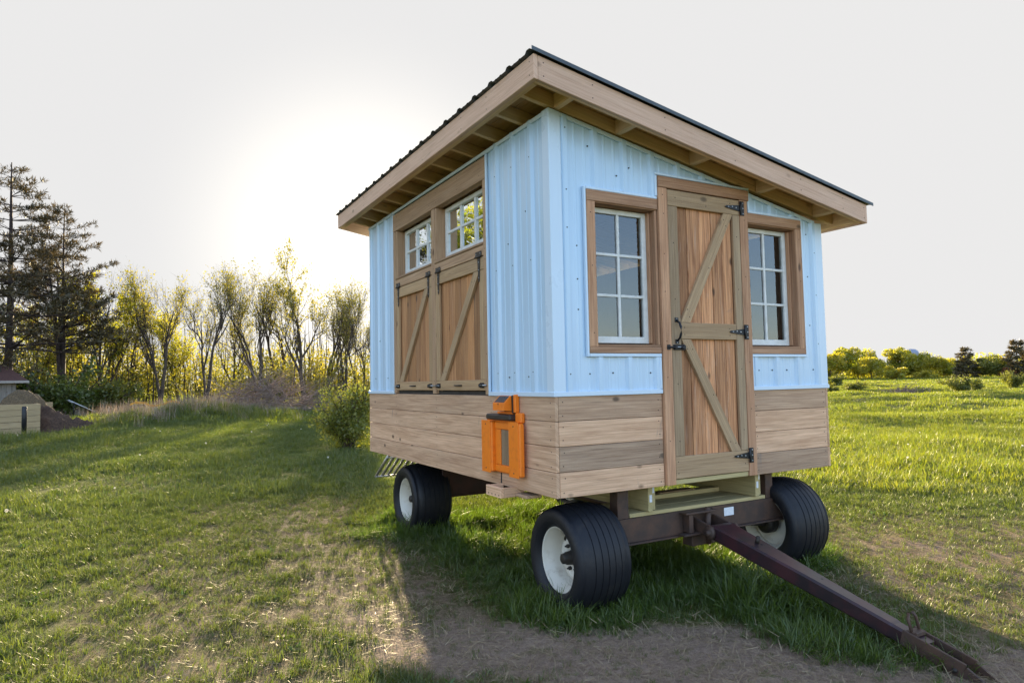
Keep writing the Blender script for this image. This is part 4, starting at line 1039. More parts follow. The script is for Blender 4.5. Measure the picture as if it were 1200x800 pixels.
def conifer(seed, H, Wd, mat, bark, low=0.12, whorls=26, per=6, tuft=0.35, n_tuft=11, gap=0.15, up=0.15, topround=0.25, r0=0.22, stems=1, lean=0.0, thin=.07):
    rs = np.random.RandomState(seed); lines = []; tc = []; td = []
    for s in range(stems):
        ox = 0 if s == 0 else rs.uniform(-.6, .6); hs = H * (1 if s == 0 else rs.uniform(.75, .92)); ang = rs.uniform(0, 6.28); ln_ = lean * (0 if s == 0 else 1)
        z = np.linspace(0, 1, 9); TP = np.stack([ox + ln_ * hs * z ** 1.5 * math.cos(ang) + 0.05 * np.sin(z * 5 + seed), ln_ * hs * z ** 1.5 * math.sin(ang) + 0 * z, z * hs - .1], 1); lines.append((TP, r0 * (1 - .9 * z)))
        for w in range(whorls):
            t = low + (1 - low) * (w + rs.uniform(-.35, .35)) / whorls; t = min(max(t, low), .99); base = np.array([np.interp(t, z, TP[:, i]) for i in range(3)])
            prof = min(1, (1 - t) / (1 - topround)) ** .6 if t > topround else 0.7 + 0.3 * t / topround
            for b in range(per):
                if rs.uniform() < gap: continue
                az = rs.uniform(0, 6.28); L_ = Wd / 2 * max(.10, prof) * rs.uniform(.55, 1.15); k = 6
                P = [base]; d = unit(np.array([math.cos(az), math.sin(az), up * (1 + t)]))
                for i in range(k): d = unit(d + rs.normal(size=3) * .09 + np.array([0, 0, .02])); P.append(P[-1] + d * L_ / k)
                P = np.array(P); lines.append((P, np.linspace(max(.012, .04 * L_ / 3), .006, k + 1)))
                m = int(max(3, L_ * 5)); tt = rs.uniform(.38, 1, m) ** .8 * k; i = np.minimum(tt.astype(int), k - 1); f = (tt - i)[:, None]
                side = np.cross(d, [0, 0, 1.0]); off = side * (rs.normal(size=(m, 1)) * .22 * L_ * .5) + rs.normal(size=(m, 3)) * np.array([.08, .08, .05])
                tc.append(P[i] * (1 - f) + P[i + 1] * f + off); td.append(np.repeat(d[None], m, 0))
    tc = np.concatenate(tc); td = np.concatenate(td); n = len(tc)
    C = np.repeat(tc, n_tuft, 0); D = unit(np.repeat(td, n_tuft, 0) * .5 + rs.normal(size=(n * n_tuft, 3)) * .75 + np.array([0, 0, .35]))
    s = tuft * rs.uniform(.5, 1.1, (len(C), 1)); B = unit(np.cross(D, rs.normal(size=D.shape)))
    V = np.stack([C, C + D * s * .5 + B * s * thin, C + D * s, C + D * s * .5 - B * s * thin], 1).reshape(-1, 3)
    tint = np.clip(np.repeat(rs.uniform(0, 1, n), n_tuft) + rs.uniform(-.2, .2, len(C)), 0, 1)
    return tubes_mesh('trunk', lines, bark), np_mesh('crown', V, np.arange(len(V)).reshape(-1, 4), mat, tint)
def shrub(seed, H, Wd, mat, n, lsize, stems=14, open_=0.5, skirt=0.15):
    rs = np.random.RandomState(seed); lines = []; C = []; cl = []
    for i in range(stems):
        az = rs.uniform(0, 6.28); tilt = rs.uniform(.05, 1) ** .7 * Wd / 2 / H; P = [np.array([rs.normal() * .06 * Wd, rs.normal() * .06 * Wd, -.05])]; d = unit(np.array([math.cos(az) * tilt, math.sin(az) * tilt, 1.0])); ln = H * rs.uniform(.65, 1.1) * math.hypot(1, tilt)
        for k in range(6): d = unit(d + rs.normal(size=3) * .13 + np.array([math.cos(az), math.sin(az), -.2]) * .05); P.append(P[-1] + d * ln / 6)
        P = np.array(P); lines.append((P, np.linspace(.016 * H, .004 * H, 7)))
        for q in range(4):
            j = rs.randint(2, 6); dd = unit(d + rs.normal(size=3) * .7); Q = np.array([P[j] + dd * ln * .3 * u for u in np.linspace(0, 1, 4)]); lines.append((Q, np.linspace(.007 * H, .003 * H, 4)))
            m = int(n / stems / 5); t = rs.uniform(0, 1, (m, 1)); C.append(Q[0] * (1 - t) + Q[-1] * t + rs.normal(size=(m, 3)) * H * .055); cl.append(np.full(m, rs.uniform(.1, .9)))
        m = int(n / stems / 5); t = rs.uniform(skirt * 6, 6, m); k = np.minimum(t.astype(int), 5); f = (t - k)[:, None]; C.append(P[k] * (1 - f) + P[k + 1] * f + rs.normal(size=(m, 3)) * H * .06); cl.append(np.full(m, rs.uniform(.1, .9)))
    C = np.concatenate(C); C[:, 2] = np.maximum(C[:, 2], .03 * H)
    k = H / C[:, 2].max(); C *= np.array([1, 1, k])
    return tubes_mesh('branch', lines, M['bark']), leaves_mesh('foliage', C, lsize, mat, rs, clump=np.concatenate(cl))
def plant(name, meshes, u, v, D, label, cat, group=None, rot=0.0, s=1.0, sz=None, parts=('trunk', 'crown'), sink=0.0):
    p = survey(u, v, D); z = float(gz(p[0], p[1])); r = empty(name, (p[0], p[1], z - sink), label, cat, group)
    r.rotation_euler = (0, 0, rot); r.scale = (s, s, sz or s)
    for me, n_ in zip(meshes, parts): o = bpy.data.objects.new(n_, me); COL.objects.link(o); o.parent = r
    return r
def top_h(u, v, D):
    p = survey(u, v, D); return float(p[2] - gz(p[0], p[1]))

# left wood: nearly bare spring trees against the light
PROTO = [sparse_tree(21, 10, M['leaf_yellow'], 2100, .072, stems=3, spread=.32, levels=3, r0=.15, vase=.8, first=.3, kids=(6, 10)),
         sparse_tree(22, 10, M['leaf_yellow'], 1700, .068, stems=2, spread=.25, levels=3, r0=.16, vase=.9, first=.35, kids=(6, 10)),
         sparse_tree(23, 10, M['leaf_yellow'], 2700, .072, stems=1, levels=3, r0=.17, vase=.6, first=.22, kids=(6, 10)),
         sparse_tree(24, 10, M['leaf_green'], 5000, .09, stems=2, spread=.2, levels=3, r0=.15, vase=.5, first=.2, kids=(6, 10))]
WOODG = 'young spring trees along the wood edge'
LT = [(118, 318, 58, 3, 'leafy yellow-green tree behind the flat-topped pine'), (150, 338, 60, 2, 'short yellow-leaved tree right of the flat-topped pine'),
      (187, 296, 55, 0, 'tall thin many-stemmed tree, leftmost of the bare ones against the sky'), (213, 352, 62, 3, 'low bushy yellow-green tree between the two leftmost bare trees'),
      (242, 304, 54, 1, 'slender bare tree rising behind the pale dry weeds'), (272, 345, 61, 2, 'low yellow-leaved tree behind the left end of the brush pile'),
      (303, 298, 55, 0, 'wide forked bare tree rising right behind the brush pile'), (330, 306, 60, 1, 'slim bare tree behind the right half of the brush pile'),
      (357, 286, 56, 2, 'tallest leafy-tipped tree at the wood edge, left of the round bush'), (380, 314, 60, 0, 'forked bare tree above the left side of the round bush'),
      (404, 330, 57, 1, 'backlit tree straight above the round bush'), (424, 352, 61, 1, 'backlit tree right against the shed wall edge'), (450, 365, 63, 1, 'leafy tree mostly hidden behind the shed'),
      (85, 345, 63, 3, 'dense yellow-green tree between the two pines'), (40, 350, 62, 3, 'dense yellow-green tree behind the tall pine trunk')]
for i, (u, v, D, k, lab) in enumerate(LT):
    h = top_h(u, v, D); plant('wood_edge_tree', PROTO[k], u, 470, D, lab, 'tree', WOODG, rnd.uniform(0, 6.28), h / 10 * rnd.uniform(.9, 1.0), h / 10)
for u, D, H_ in ((-330, 40, 14), (-450, 38, 13), (-620, 36, 13)):
    plant('wood_edge_tree', PROTO[3], u, 470, D, 'leafy tree of the same wood standing further left, mirrored in the small side windows', 'tree', WOODG, u * .1, H_ / 10, H_ / 10)
for u, D, H_, k in ((520, 78, 11, 3), (600, 70, 12, 2), (660, 84, 12, 3), (730, 76, 11, 1), (800, 92, 12, 3), (865, 84, 10, 2)):
    plant('wood_edge_tree', PROTO[k], u, 470, D, 'leafy tree standing somewhere behind the shed, screened by it', 'tree', WOODG, u * .1, H_ / 10, H_ / 10)
h = top_h(10, 188, 50)
plant('pine_tree', conifer(31, h, 10.5, M['needle'], M['pinebark'], low=.26, whorls=22, per=6, tuft=.38, n_tuft=10, gap=.16, up=.05, topround=.35, r0=.30), 8, 470, 50, 'tallest dark pine with a straight trunk and open layered branches', 'tree')
h = top_h(75, 236, 54)
plant('pine_tree', conifer(32, h, 8.2, M['needle'], M['pinebark'], low=.36, whorls=14, per=5, tuft=.40, n_tuft=10, gap=.2, up=.25, topround=.5, r0=.20, stems=3, lean=.08), 72, 470, 54, 'flat-topped many-trunked dark pine with bare lower limbs', 'tree')
for u, v, D, H_ in ((-60, 300, 46, 13), (-150, 300, 40, 12)):
    plant('pine_tree', conifer(int(D), H_, 8, M['needle'], M['pinebark'], low=.15, whorls=18, per=6, tuft=.5, n_tuft=7), u, 470, D, 'dark pine further left along the wood edge' if u > -100 else 'dark pine left of the planter, seen only in the window glass', 'tree')
# thicket under the trees: one mass nobody could count
def thicket():
    rs = np.random.RandomState(5); C = []; cl = []; lines = []
    for i in range(430):
        u = rs.uniform(-150, 470); D = rs.uniform(56, 70) if i % 3 else rs.uniform(70, 95); p = survey(u, 470, D); z = float(gz(p[0], p[1])); H_ = rs.uniform(1.6, 6.0) * (1.15 if u < 230 else .95) * D / 60
        m = 150; r_ = rs.uniform(.8, 2.0); q = unit(rs.normal(size=(m, 3))) * rs.uniform(.2, 1, (m, 1)) ** .5 * np.array([r_, r_, H_ * .42])
        C.append(np.array([p[0], p[1], z + H_ * .55]) + q); cl.append(np.full(m, rs.uniform(0, 1)))
        if i % 2 == 0:
            for k in range(2):
                b = np.array([p[0] + rs.normal() * .8, p[1] + rs.normal() * .8, z]); t = np.array([rs.normal() * .5, rs.normal() * .5, H_ * rs.uniform(1, 1.6)]); lines.append((np.array([b, b + t * .5 + rs.normal(size=3) * .2, b + t]), np.array([.05, .035, .01])))
    o = bpy.data.objects.new('undergrowth', leaves_mesh('undergrowth', np.concatenate(C), .12, M['leaf_yellow'], rs, clump=np.concatenate(cl))); COL.objects.link(o); tag(o, 'yellow-green undergrowth filling the wood edge under the trees', 'undergrowth', None, 'stuff')
    o = bpy.data.objects.new('saplings', tubes_mesh('saplings', lines, M['bark'], 4)); COL.objects.link(o); tag(o, 'thin sapling stems standing in the undergrowth', 'saplings', None, 'stuff')
thicket()
SH = ('branch', 'foliage')
DKG = 'dark shrubs under the pines'
sd = [shrub(51, 3.4, 5.0, M['leaf_dark'], 5200, .11), shrub(52, 2.6, 3.6, M['leaf_mid'], 3600, .10)]
plant('dark_shrub', sd[0], 62, 470, 46, 'largest dark green shrub, right behind the shed with the planter', 'shrub', DKG, .4, parts=SH)
plant('dark_shrub', sd[0], 92, 470, 49, 'dark green shrub behind the soil heap', 'shrub', DKG, 2.0, .9, parts=SH)
plant('dark_shrub', sd[1], 122, 470, 50, 'mid-green shrub behind the broken deck chair', 'shrub', DKG, 1.0, 1.0, parts=SH)
plant('dark_shrub', sd[1], 20, 468, 48, 'mid-green shrub behind the grey shed', 'shrub', DKG, 4.0, 1.15, parts=SH)
plant('round_bush', shrub(53, 1.72, 1.25, M['leaf_bush'], 12500, .034, stems=26), 408, 500, 16.6, 'leafy green bush with bare reddish stems just left of the shed', 'bush', parts=SH)
# brush pile
def brush_pile():
    rs = np.random.RandomState(8); lines = []; c = survey(300, 487, 39)
    ax = np.array([AX_R[0], AX_R[1], 0]); ay = np.array([-AX_R[1], AX_R[0], 0])
    for i in range(330):
        s = rs.uniform(-1, 1); h = (1 - abs(s) ** 1.5) * 2.6; b = c + ax * s * 3.4 + ay * rs.normal() * .6; b[2] = float(gz(b[0], b[1])) + rs.uniform(0, max(.1, h * .6))
        d = unit(ax * rs.choice([-1, 1], p=[.3, .7]) * rs.uniform(.3, 1.2) + ay * rs.normal() * .35 + np.array([0, 0, rs.uniform(.0, .55)])); L_ = rs.uniform(1.0, 3.2); P = [b]
        for k in range(4): d = unit(d + rs.normal(size=3) * .14); P.append(P[-1] + d * L_ / 4)
        r_ = rs.uniform(.010, .030); lines.append((np.array(P), np.linspace(r_, .004, 5)))
        for q in range(3):
            j = rs.randint(1, 4); dd = unit(d + rs.normal(size=3) * .5); lines.append((np.array([P[j], P[j] + dd * L_ * .2, P[j] + dd * L_ * .36 + rs.normal(size=3) * .05]), np.array([.008, .006, .003])))
    for s0, s1 in ((-2.8, .8), (-1.2, 2.6), (0, 3.2)): a = c + ax * s0 - ay * .7; b = c + ax * s1 - ay * .6; a[2] = float(gz(a[0], a[1])) + .12; b[2] = float(gz(b[0], b[1])) + .2; lines.append((np.array([a, (a + b) / 2 + np.array([0, 0, .08]), b]), np.array([.10, .08, .05])))
    me = tubes_mesh('brush_pile', lines, M['twig'], 5); me.transform(Matrix.Translation((-c[0], -c[1], -c[2])))
    o = bpy.data.objects.new('brush_pile', me); o.location = c; COL.objects.link(o); tag(o, 'long heap of dead grey branches lying in front of the bare trees', 'brush pile')
brush_pile()

# right-hand field edge: full trees in evening light
RT = {'bright': round_tree(61, 8, 9.5, M['leaf_bright'], 6500, .26, trunk=.05, lobes=22), 'green': round_tree(62, 8, 9, M['leaf_green'], 6500, .27, trunk=.05, lobes=22), 'mid': round_tree(63, 8, 9, M['leaf_mid'], 6000, .27, trunk=.16, lobes=22),
      'tallish': round_tree(64, 9, 6.5, M['leaf_green'], 5600, .26, trunk=.08, lobes=22), 'red': round_tree(65, 7, 7, M['leaf_red'], 4200, .26, trunk=.08), 'low': round_tree(66, 4, 6, M['leaf_bright'], 4200, .24, trunk=.03)}
HG = 'trees on the far side of the field'
def far_hedge():
    rs = np.random.RandomState(15); C = []; cl = []
    for i in range(150):
        p = survey(rs.uniform(900, 1290), 443, rs.uniform(168, 200)); z = float(gz(p[0], p[1])); H_ = rs.uniform(2.5, 5.5); r_ = rs.uniform(1.5, 3.5)
        C.append(np.array([p[0], p[1], z + H_ * .5]) + unit(rs.normal(size=(120, 3))) * rs.uniform(.2, 1, (120, 1)) ** .5 * np.array([r_, r_, H_ * .52])); cl.append(np.full(120, rs.uniform(0, 1)))
    o = bpy.data.objects.new('far_hedge', leaves_mesh('far_hedge', np.concatenate(C), .3, M['leaf_green'], rs, clump=np.concatenate(cl))); COL.objects.link(o); tag(o, 'green hedge mass closing the far side of the field behind the trees', 'hedge', None, 'stuff')
far_hedge()
def field_tree(kind, u, v, D, lab, rot=0.0, wide=1.0):
    h = top_h(u, v, D); me = RT[kind]; H0 = {'bright': 8, 'green': 8, 'mid': 8, 'tallish': 9, 'red': 7, 'low': 4}[kind]
    return plant('field_tree', me, u, 443, D, lab, 'tree', HG, rot, h / H0 * wide, h / H0)
for a in (('bright', 972, 412, 150, 'yellow-green tree touching the right edge of the shed', .3), ('tallish', 990, 406, 160, 'tall airy tree next right of the shed-edge tree', 1.1, 1.1), ('green', 1006, 408, 168, 'green tree with uneven top, third from the shed', 2.2),
          ('bright', 1022, 417, 150, 'rounded bright yellow tree in front of the third and fourth field trees', 2.9, 1.1), ('low', 1050, 428, 140, 'small round bright yellow-green tree standing at the field edge', 0, 1.0), ('tallish', 1056, 407, 160, 'tall two-tone tree just left of the water tower', 4.0, 1.25),
          ('green', 1076, 412, 158, 'tall tree standing in front of the water tower', 5.0), ('bright', 1092, 416, 155, 'yellow tree right of the water tower', 1.7), ('green', 1106, 419, 165, 'mid-height green tree left of the smaller conifer', .9), ('mid', 1117, 420, 170, 'dull green tree immediately left of the smaller conifer', 2.6),
          ('low', 1084, 434, 145, 'low dark-based shrub tree under the yellow tree', 2.0, 1.4), ('mid', 1160, 415, 150, 'broad dark round-crowned tree between the two conifers', .6, 1.25), ('red', 1176, 418, 175, 'coppery brown tree left of the tallest conifer', 1.0), ('red', 1180, 430, 148, 'small brownish bare tree below the coppery one', 3.0, 1.2),
          ('green', 1212, 414, 160, 'green tree at the far right behind the tallest conifer', 3.3), ('mid', 1240, 410, 160, 'round green tree beyond the right conifer', 4.4), ('bright', 1140, 424, 175, 'yellow tree behind the smaller conifer', 3.9), ('mid', 955, 410, 160, 'green tree hidden behind the shed corner', 0.2), ('green', 930, 408, 165, 'tree hidden behind the right window of the shed', 2.3)):
    field_tree(*a[:5], rot=a[5], wide=a[6] if len(a) > 6 else 1.0)
CF = conifer(71, 12, 6.5, M['spruce'], M['pinebark'], low=.05, whorls=16, per=7, tuft=.9, n_tuft=8, gap=.2, up=.05, topround=.05, thin=.11)
h = top_h(1133, 405, 150); plant('spruce_tree', CF, 1133, 443, 150, 'smaller brownish conifer standing alone left of the round-crowned tree', 'tree', None, 0, h / 12 * 1.5, h / 12)
h = top_h(1193, 396, 150); plant('spruce_tree', CF, 1193, 443, 150, 'tallest brown conifer at the right edge of the view', 'tree', None, 2, h / 12 * 1.45, h / 12)
# hedgerow bushes in the middle of the field
FB = [shrub(81, 1.6, 1.7, M['leaf_mid'], 4600, .07, stems=22), shrub(82, 2.0, 2.1, M['leaf_mid'], 3800, .08, stems=22)]
BG = 'bushes along the ditch across the field'
plant('field_bush', FB[0], 1003, 462, 55, 'round dark green bush nearest the shed along the ditch', 'bush', BG, 0, top_h(1003, 445, 55) / 1.6 * 1.15, top_h(1003, 445, 55) / 1.6, parts=SH)
plant('field_bush', FB[1], 1126, 458, 66, 'spreading grey-green bush below the smaller conifer', 'bush', BG, 1, top_h(1126, 436, 66) / 2.0 * 1.1, top_h(1126, 436, 66) / 2.0, parts=SH)
plant('field_bush', FB[0], 1142, 456, 68, 'small dark bush touching the spreading grey-green one', 'bush', BG, 2, top_h(1142, 444, 68) / 1.6, parts=SH)
plant('field_bush', FB[1], 1188, 453, 75, 'vase-shaped light green bush below the tallest conifer', 'bush', BG, 3, top_h(1188, 431, 75) / 2.0, parts=SH)
plant('field_bush', FB[0], 974, 462, 58, 'dark bush half hidden by the right edge of the shed', 'bush', BG, 4, top_h(974, 448, 58) / 1.6, parts=SH)
plant('field_bush', FB[0], 978, 450, 90, 'dark low bush further back beside the shed edge', 'bush', BG, 5, top_h(978, 436, 90) / 1.6 * 1.3, top_h(978, 436, 90) / 1.6, parts=SH)
plant('brown_hedge', shrub(83, 1.0, 4.6, M['twig'], 3800, .05, stems=46), 1060, 462, 57, 'low brown leafless hedge between the two bushes of the ditch', 'hedge', None, .5, 1.0, top_h(1060, 449, 57), parts=SH)
# water tower
b = MB(); pt = survey(1069, 443, 420); gzt = float(gz(pt[0], pt[1])); hh = top_h(1069, 408.5, 420)
b.lathe([(hh * .62, 0), (hh * .63, 1.9), (hh * .72, 3.3), (hh * .82, 3.8), (hh * .91, 3.4), (hh * .98, 2.2), (hh, 0)], M['blue'], n=32, axis=2)
wt = b.build('water_tower', None, None, (0, 0, 0)); wt.location = (pt[0], pt[1], gzt); tag(wt, 'pale blue water tower showing its dome above the trees across the field', 'water tower')
b = MB(); b.lathe([(0, 2.6), (hh * .06, 1.6), (hh * .62, 1.4)], M['blue'], n=24, axis=2); o = b.build('pedestal', None); o.parent = wt

# ------------------------------------------------------------------ yard on the left: planter, soil, shed, odds and ends
AXR = Vector((AX_R[0], AX_R[1], 0)).normalized(); AXF = Vector((-AXR.y, AXR.x, 0))
def frame(u, v, D, yaw=0.0):
    p = survey(u, v, D); yaw += math.atan((600 - u) / FPX); c, s = math.cos(yaw), math.sin(yaw); ex = AXR * c + AXF * s; ey = -AXR * s + AXF * c
    return Matrix(((ex.x, ey.x, 0, p[0]), (ex.y, ey.y, 0, p[1]), (0, 0, 1, float(gz(p[0], p[1]))), (0, 0, 0, 1)))
def put(name, mat4, label, cat, parts, group=None):
    r = empty(name, mat4.to_translation(), label, cat, group); r.rotation_euler = mat4.to_euler(); r['_org'] = (0, 0, 0)
    for n_, b, lab in parts: b.build(n_, r, lab)
    return r
mt = frame(47, 505, 29.5, .10)
wall_, wall2, wall3 = MB(), MB(), MB()
for i in range(5):
    wall_.box((-3.6, 0, .05 + .21 * i), (0, .05, .25 + .21 * i), M['newpine'], .008, T(.62), 0)
    wall2.box((-.05, .055, .05 + .21 * i), (0, 1.8, .25 + .21 * i), M['newpine'], .008, T(.5), 1)
    wall3.box((-3.6, 3.4, .05 + .21 * i), (.75, 3.45, .25 + .21 * i), M['newpine'], .008, T(.5), 0)
soil = MB()
put('compost_bin', mt, 'large bin of new treated timber boards standing in the grass', 'compost bin', [('side_wall', wall_, None), ('side_wall', wall2, None), ('back_wall', wall3, None)])
b = MB(); b.lathe([(0, 0), (0, .075), (1.0, .075), (1.02, .06), (1.02, 0)], M['iron'], n=16, axis=2); o = b.build('black_post'); m4 = frame(28, 507, 28.2); o.location = m4.to_translation(); tag(o, 'short black post standing before the timber bin', 'post')
def mound(name, m4, rx, ry, h, mat, seed, label, cat, spread=1.0, rough=.18, shape=None):
    rs = np.random.RandomState(seed); n = 46; V = []; F = []
    f1, f2, f3 = sines(seed, 8, .8), sines(seed + 1, 8, .32), sines(seed + 2, 8, .14)
    for i in range(n + 1):
        for j in range(n + 1):
            x, y = -1 + 2 * i / n, -1 + 2 * j / n; r_ = math.hypot(x, y); z = max(0, 1 - r_ ** 1.4) * h if shape is None else shape(x, y) * h
            X, Y = x * rx, y * ry; k = min(1, max(0, (1 - r_) * 3)); z += k * h * rough * (f1(X, Y) + .6 * f2(X, Y) + .4 * f3(X, Y)); V.append((X, Y, z - .06 if r_ < 1 else -.12))
    for i in range(n):
        for j in range(n): a = i * (n + 1) + j; F.append((a, a + n + 1, a + n + 2, a + 1))
    b = MB(); b.mesh(V, F, mat, (0.5, 0, 0), True); o = b.build(name); o.location = m4.to_translation(); o.rotation_euler = m4.to_euler(); tag(o, label, cat)
    return o
mound('soil_heap', frame(66, 502, 31.0, .1), 1.75, 1.3, .98, M['soil'], 91, 'heap of dark crumbly soil spilling out beside the timber bin', 'soil heap', shape=lambda x, y: max(0, 1 - math.hypot((x + .25) * .95, y) ** 1.0) ** .9)
mound('straw_mound', frame(26, 497, 31.5, 0), 1.0, .9, 1.62, M['compost'], 95, 'rounded brown straw mound rising above the timber bin', 'straw mound', rough=.05, shape=lambda x, y: math.sqrt(max(0, 1 - x * x - y * y)))
b = MB(); b.box((-.75, -.35, -.02), (.75, .35, .035), M['stone'], .01); o = b.build('stone_slab'); m4 = frame(112, 500, 31.5, .2); o.location = m4.to_translation(); o.rotation_euler = m4.to_euler(); tag(o, 'pale flat slab lying on the grass right of the soil heap', 'slab')
# grey shed with brown roof
m4 = frame(-6, 470, 44, .12)
w_, rf, bd = MB(), MB(), MB()
for i in range(18): w_.box((-2.9 + .21 * i, 0, 0), (-2.9 + .21 * (i + 1) - .008, .03, 2.05), M['oldwood'], .006, T(.2, rnd.uniform(0, .5)), 2)
for i in range(14): w_.box((.855, .035 + .21 * i, 0), (.885, .035 + .21 * (i + 1) - .008, 2.05), M['oldwood'], .006, T(.4, rnd.uniform(0, .5)), 2)
rf.mesh([(-3.2, -.45, 2.05), (1.35, -.45, 2.05), (1.35, 3.4, 2.05), (-3.2, 3.4, 2.05), (-3.2, 1.5, 2.95), (.55, 1.5, 2.95), (-3.2, -.45, 1.97), (1.35, -.45, 1.97), (1.35, 3.4, 1.97)],
        [(0, 1, 5, 4), (1, 2, 5), (2, 3, 4, 5), (6, 7, 1, 0), (7, 8, 2, 1)], M['shingle'])
bd.box((-3.2, -.47, 1.93), (1.37, -.452, 2.06), M['oldwood'], .004, (.8, .2, 0), 0); bd.box((1.352, -.45, 1.93), (1.37, 3.4, 2.06), M['fascia'], .004, (.8, .1, 0), 1)
put('grey_shed', m4, 'old grey board shed with brown shingle roof behind the timber bin', 'shed', [('wall', w_, None), ('roof', rf, None), ('fascia', bd, None)])
# broken folding chair at the wood edge
m4 = frame(100, 473, 43, .2); fr, cl = MB(), MB()
fr.tube([(-.75, 0, .95), (.75, .1, .12)], .03, M['galv'], 8); fr.tube([(-.75, .5, .95), (.75, .6, .12)], .03, M['galv'], 8); fr.tube([(-.55, 0, .02), (-.5, 0, .82)], .02, M['iron'], 8); fr.tube([(-.55, 0, .05), (1.2, .1, .08)], .025, M['iron'], 8); fr.tube([(-.75, 0, .95), (-.75, .5, .95)], .03, M['galv'], 8); fr.tube([(1.1, .1, .05), (1.15, .1, .5)], .02, M['galv'], 8)
cl.beam((-.55, .27, .80), (.65, .35, .16), .5, .02, M['darkplastic'], .004)
put('folding_chair', m4, 'broken folding chair with pale tubes leaning at the wood edge', 'chair', [('frame', fr, None), ('seat', cl, None)])
b = MB(); rs_ = random.Random(3)
pts = [(-1.6 + .2 * i, rs_.uniform(-.15, .15), .22 + .10 * math.sin(i * .9) + rs_.uniform(0, .06)) for i in range(17)]
for i in range(16):
    (x0_, y0_, z0_), (x1_, y1_, z1_) = pts[i], pts[i + 1]; b.mesh([(x0_, y0_ - .12, z0_ - .1), (x1_, y1_ - .12, z1_ - .1), (x1_, y1_, z1_), (x0_, y0_, z0_), (x1_, y1_ + .3, z1_ - .03), (x0_, y0_ + .3, z0_ - .03)], [(0, 1, 2, 3), (3, 2, 4, 5)], M['orangeleaf'])
o = b.build('orange_tarp'); m4 = frame(198, 478, 36, -.1); o.location = m4.to_translation() + Vector((0, 0, .38)); o.rotation_euler = m4.to_euler(); tag(o, 'long crumpled strip of orange tarp lying on the weedy bank', 'tarp')

# ------------------------------------------------------------------ grass: blades grow as small tufts scattered by instancing
LIB = bpy.data.collections
def tuft(name, mat, n, h, rad, w, lean, segs=3, seed=0, flat=0.0):
    rs = np.random.RandomState(seed); V = []; F3 = []
    for i in range(n):
        a = rs.uniform(0, 6.28); r_ = rad * math.sqrt(rs.uniform()); p = np.array([r_ * math.cos(a), r_ * math.sin(a), -.004 - flat * 0])
        hh_ = h * rs.uniform(.45, 1.15); az = rs.uniform(0, 6.28); ld = np.array([math.cos(az), math.sin(az), 0]); sd_ = np.array([-math.sin(az + rs.uniform(-.8, .8)), math.cos(az), 0]); L_ = lean * rs.uniform(.2, 1.3); ww = w * rs.uniform(.6, 1.2)
        i0 = len(V); C = []
        for k in range(segs + 1):
            t = k / segs; c = p + np.array([0, 0, 1]) * hh_ * (t - .45 * L_ * t * t) * (1 - flat) + ld * hh_ * (L_ * t ** 1.8 * .9 + flat * t); C.append(c)
        for k in range(segs): V += [C[k] - sd_ * ww / 2 * (1 - .25 * k / segs), C[k] + sd_ * ww / 2 * (1 - .25 * k / segs)]
        V.append(C[-1])
        for k in range(segs - 1): F3 += [(i0 + 2 * k, i0 + 2 * k + 1, i0 + 2 * k + 3), (i0 + 2 * k, i0 + 2 * k + 3, i0 + 2 * k + 2)]
        F3.append((i0 + 2 * segs - 2, i0 + 2 * segs - 1, i0 + 2 * segs))
    F3 = np.array(F3); me = np_mesh(name, np.array(V), F3, mat, np.repeat(rs.uniform(0, 1, n), 2 * segs - 1))
    return bpy.data.objects.new(name, me)
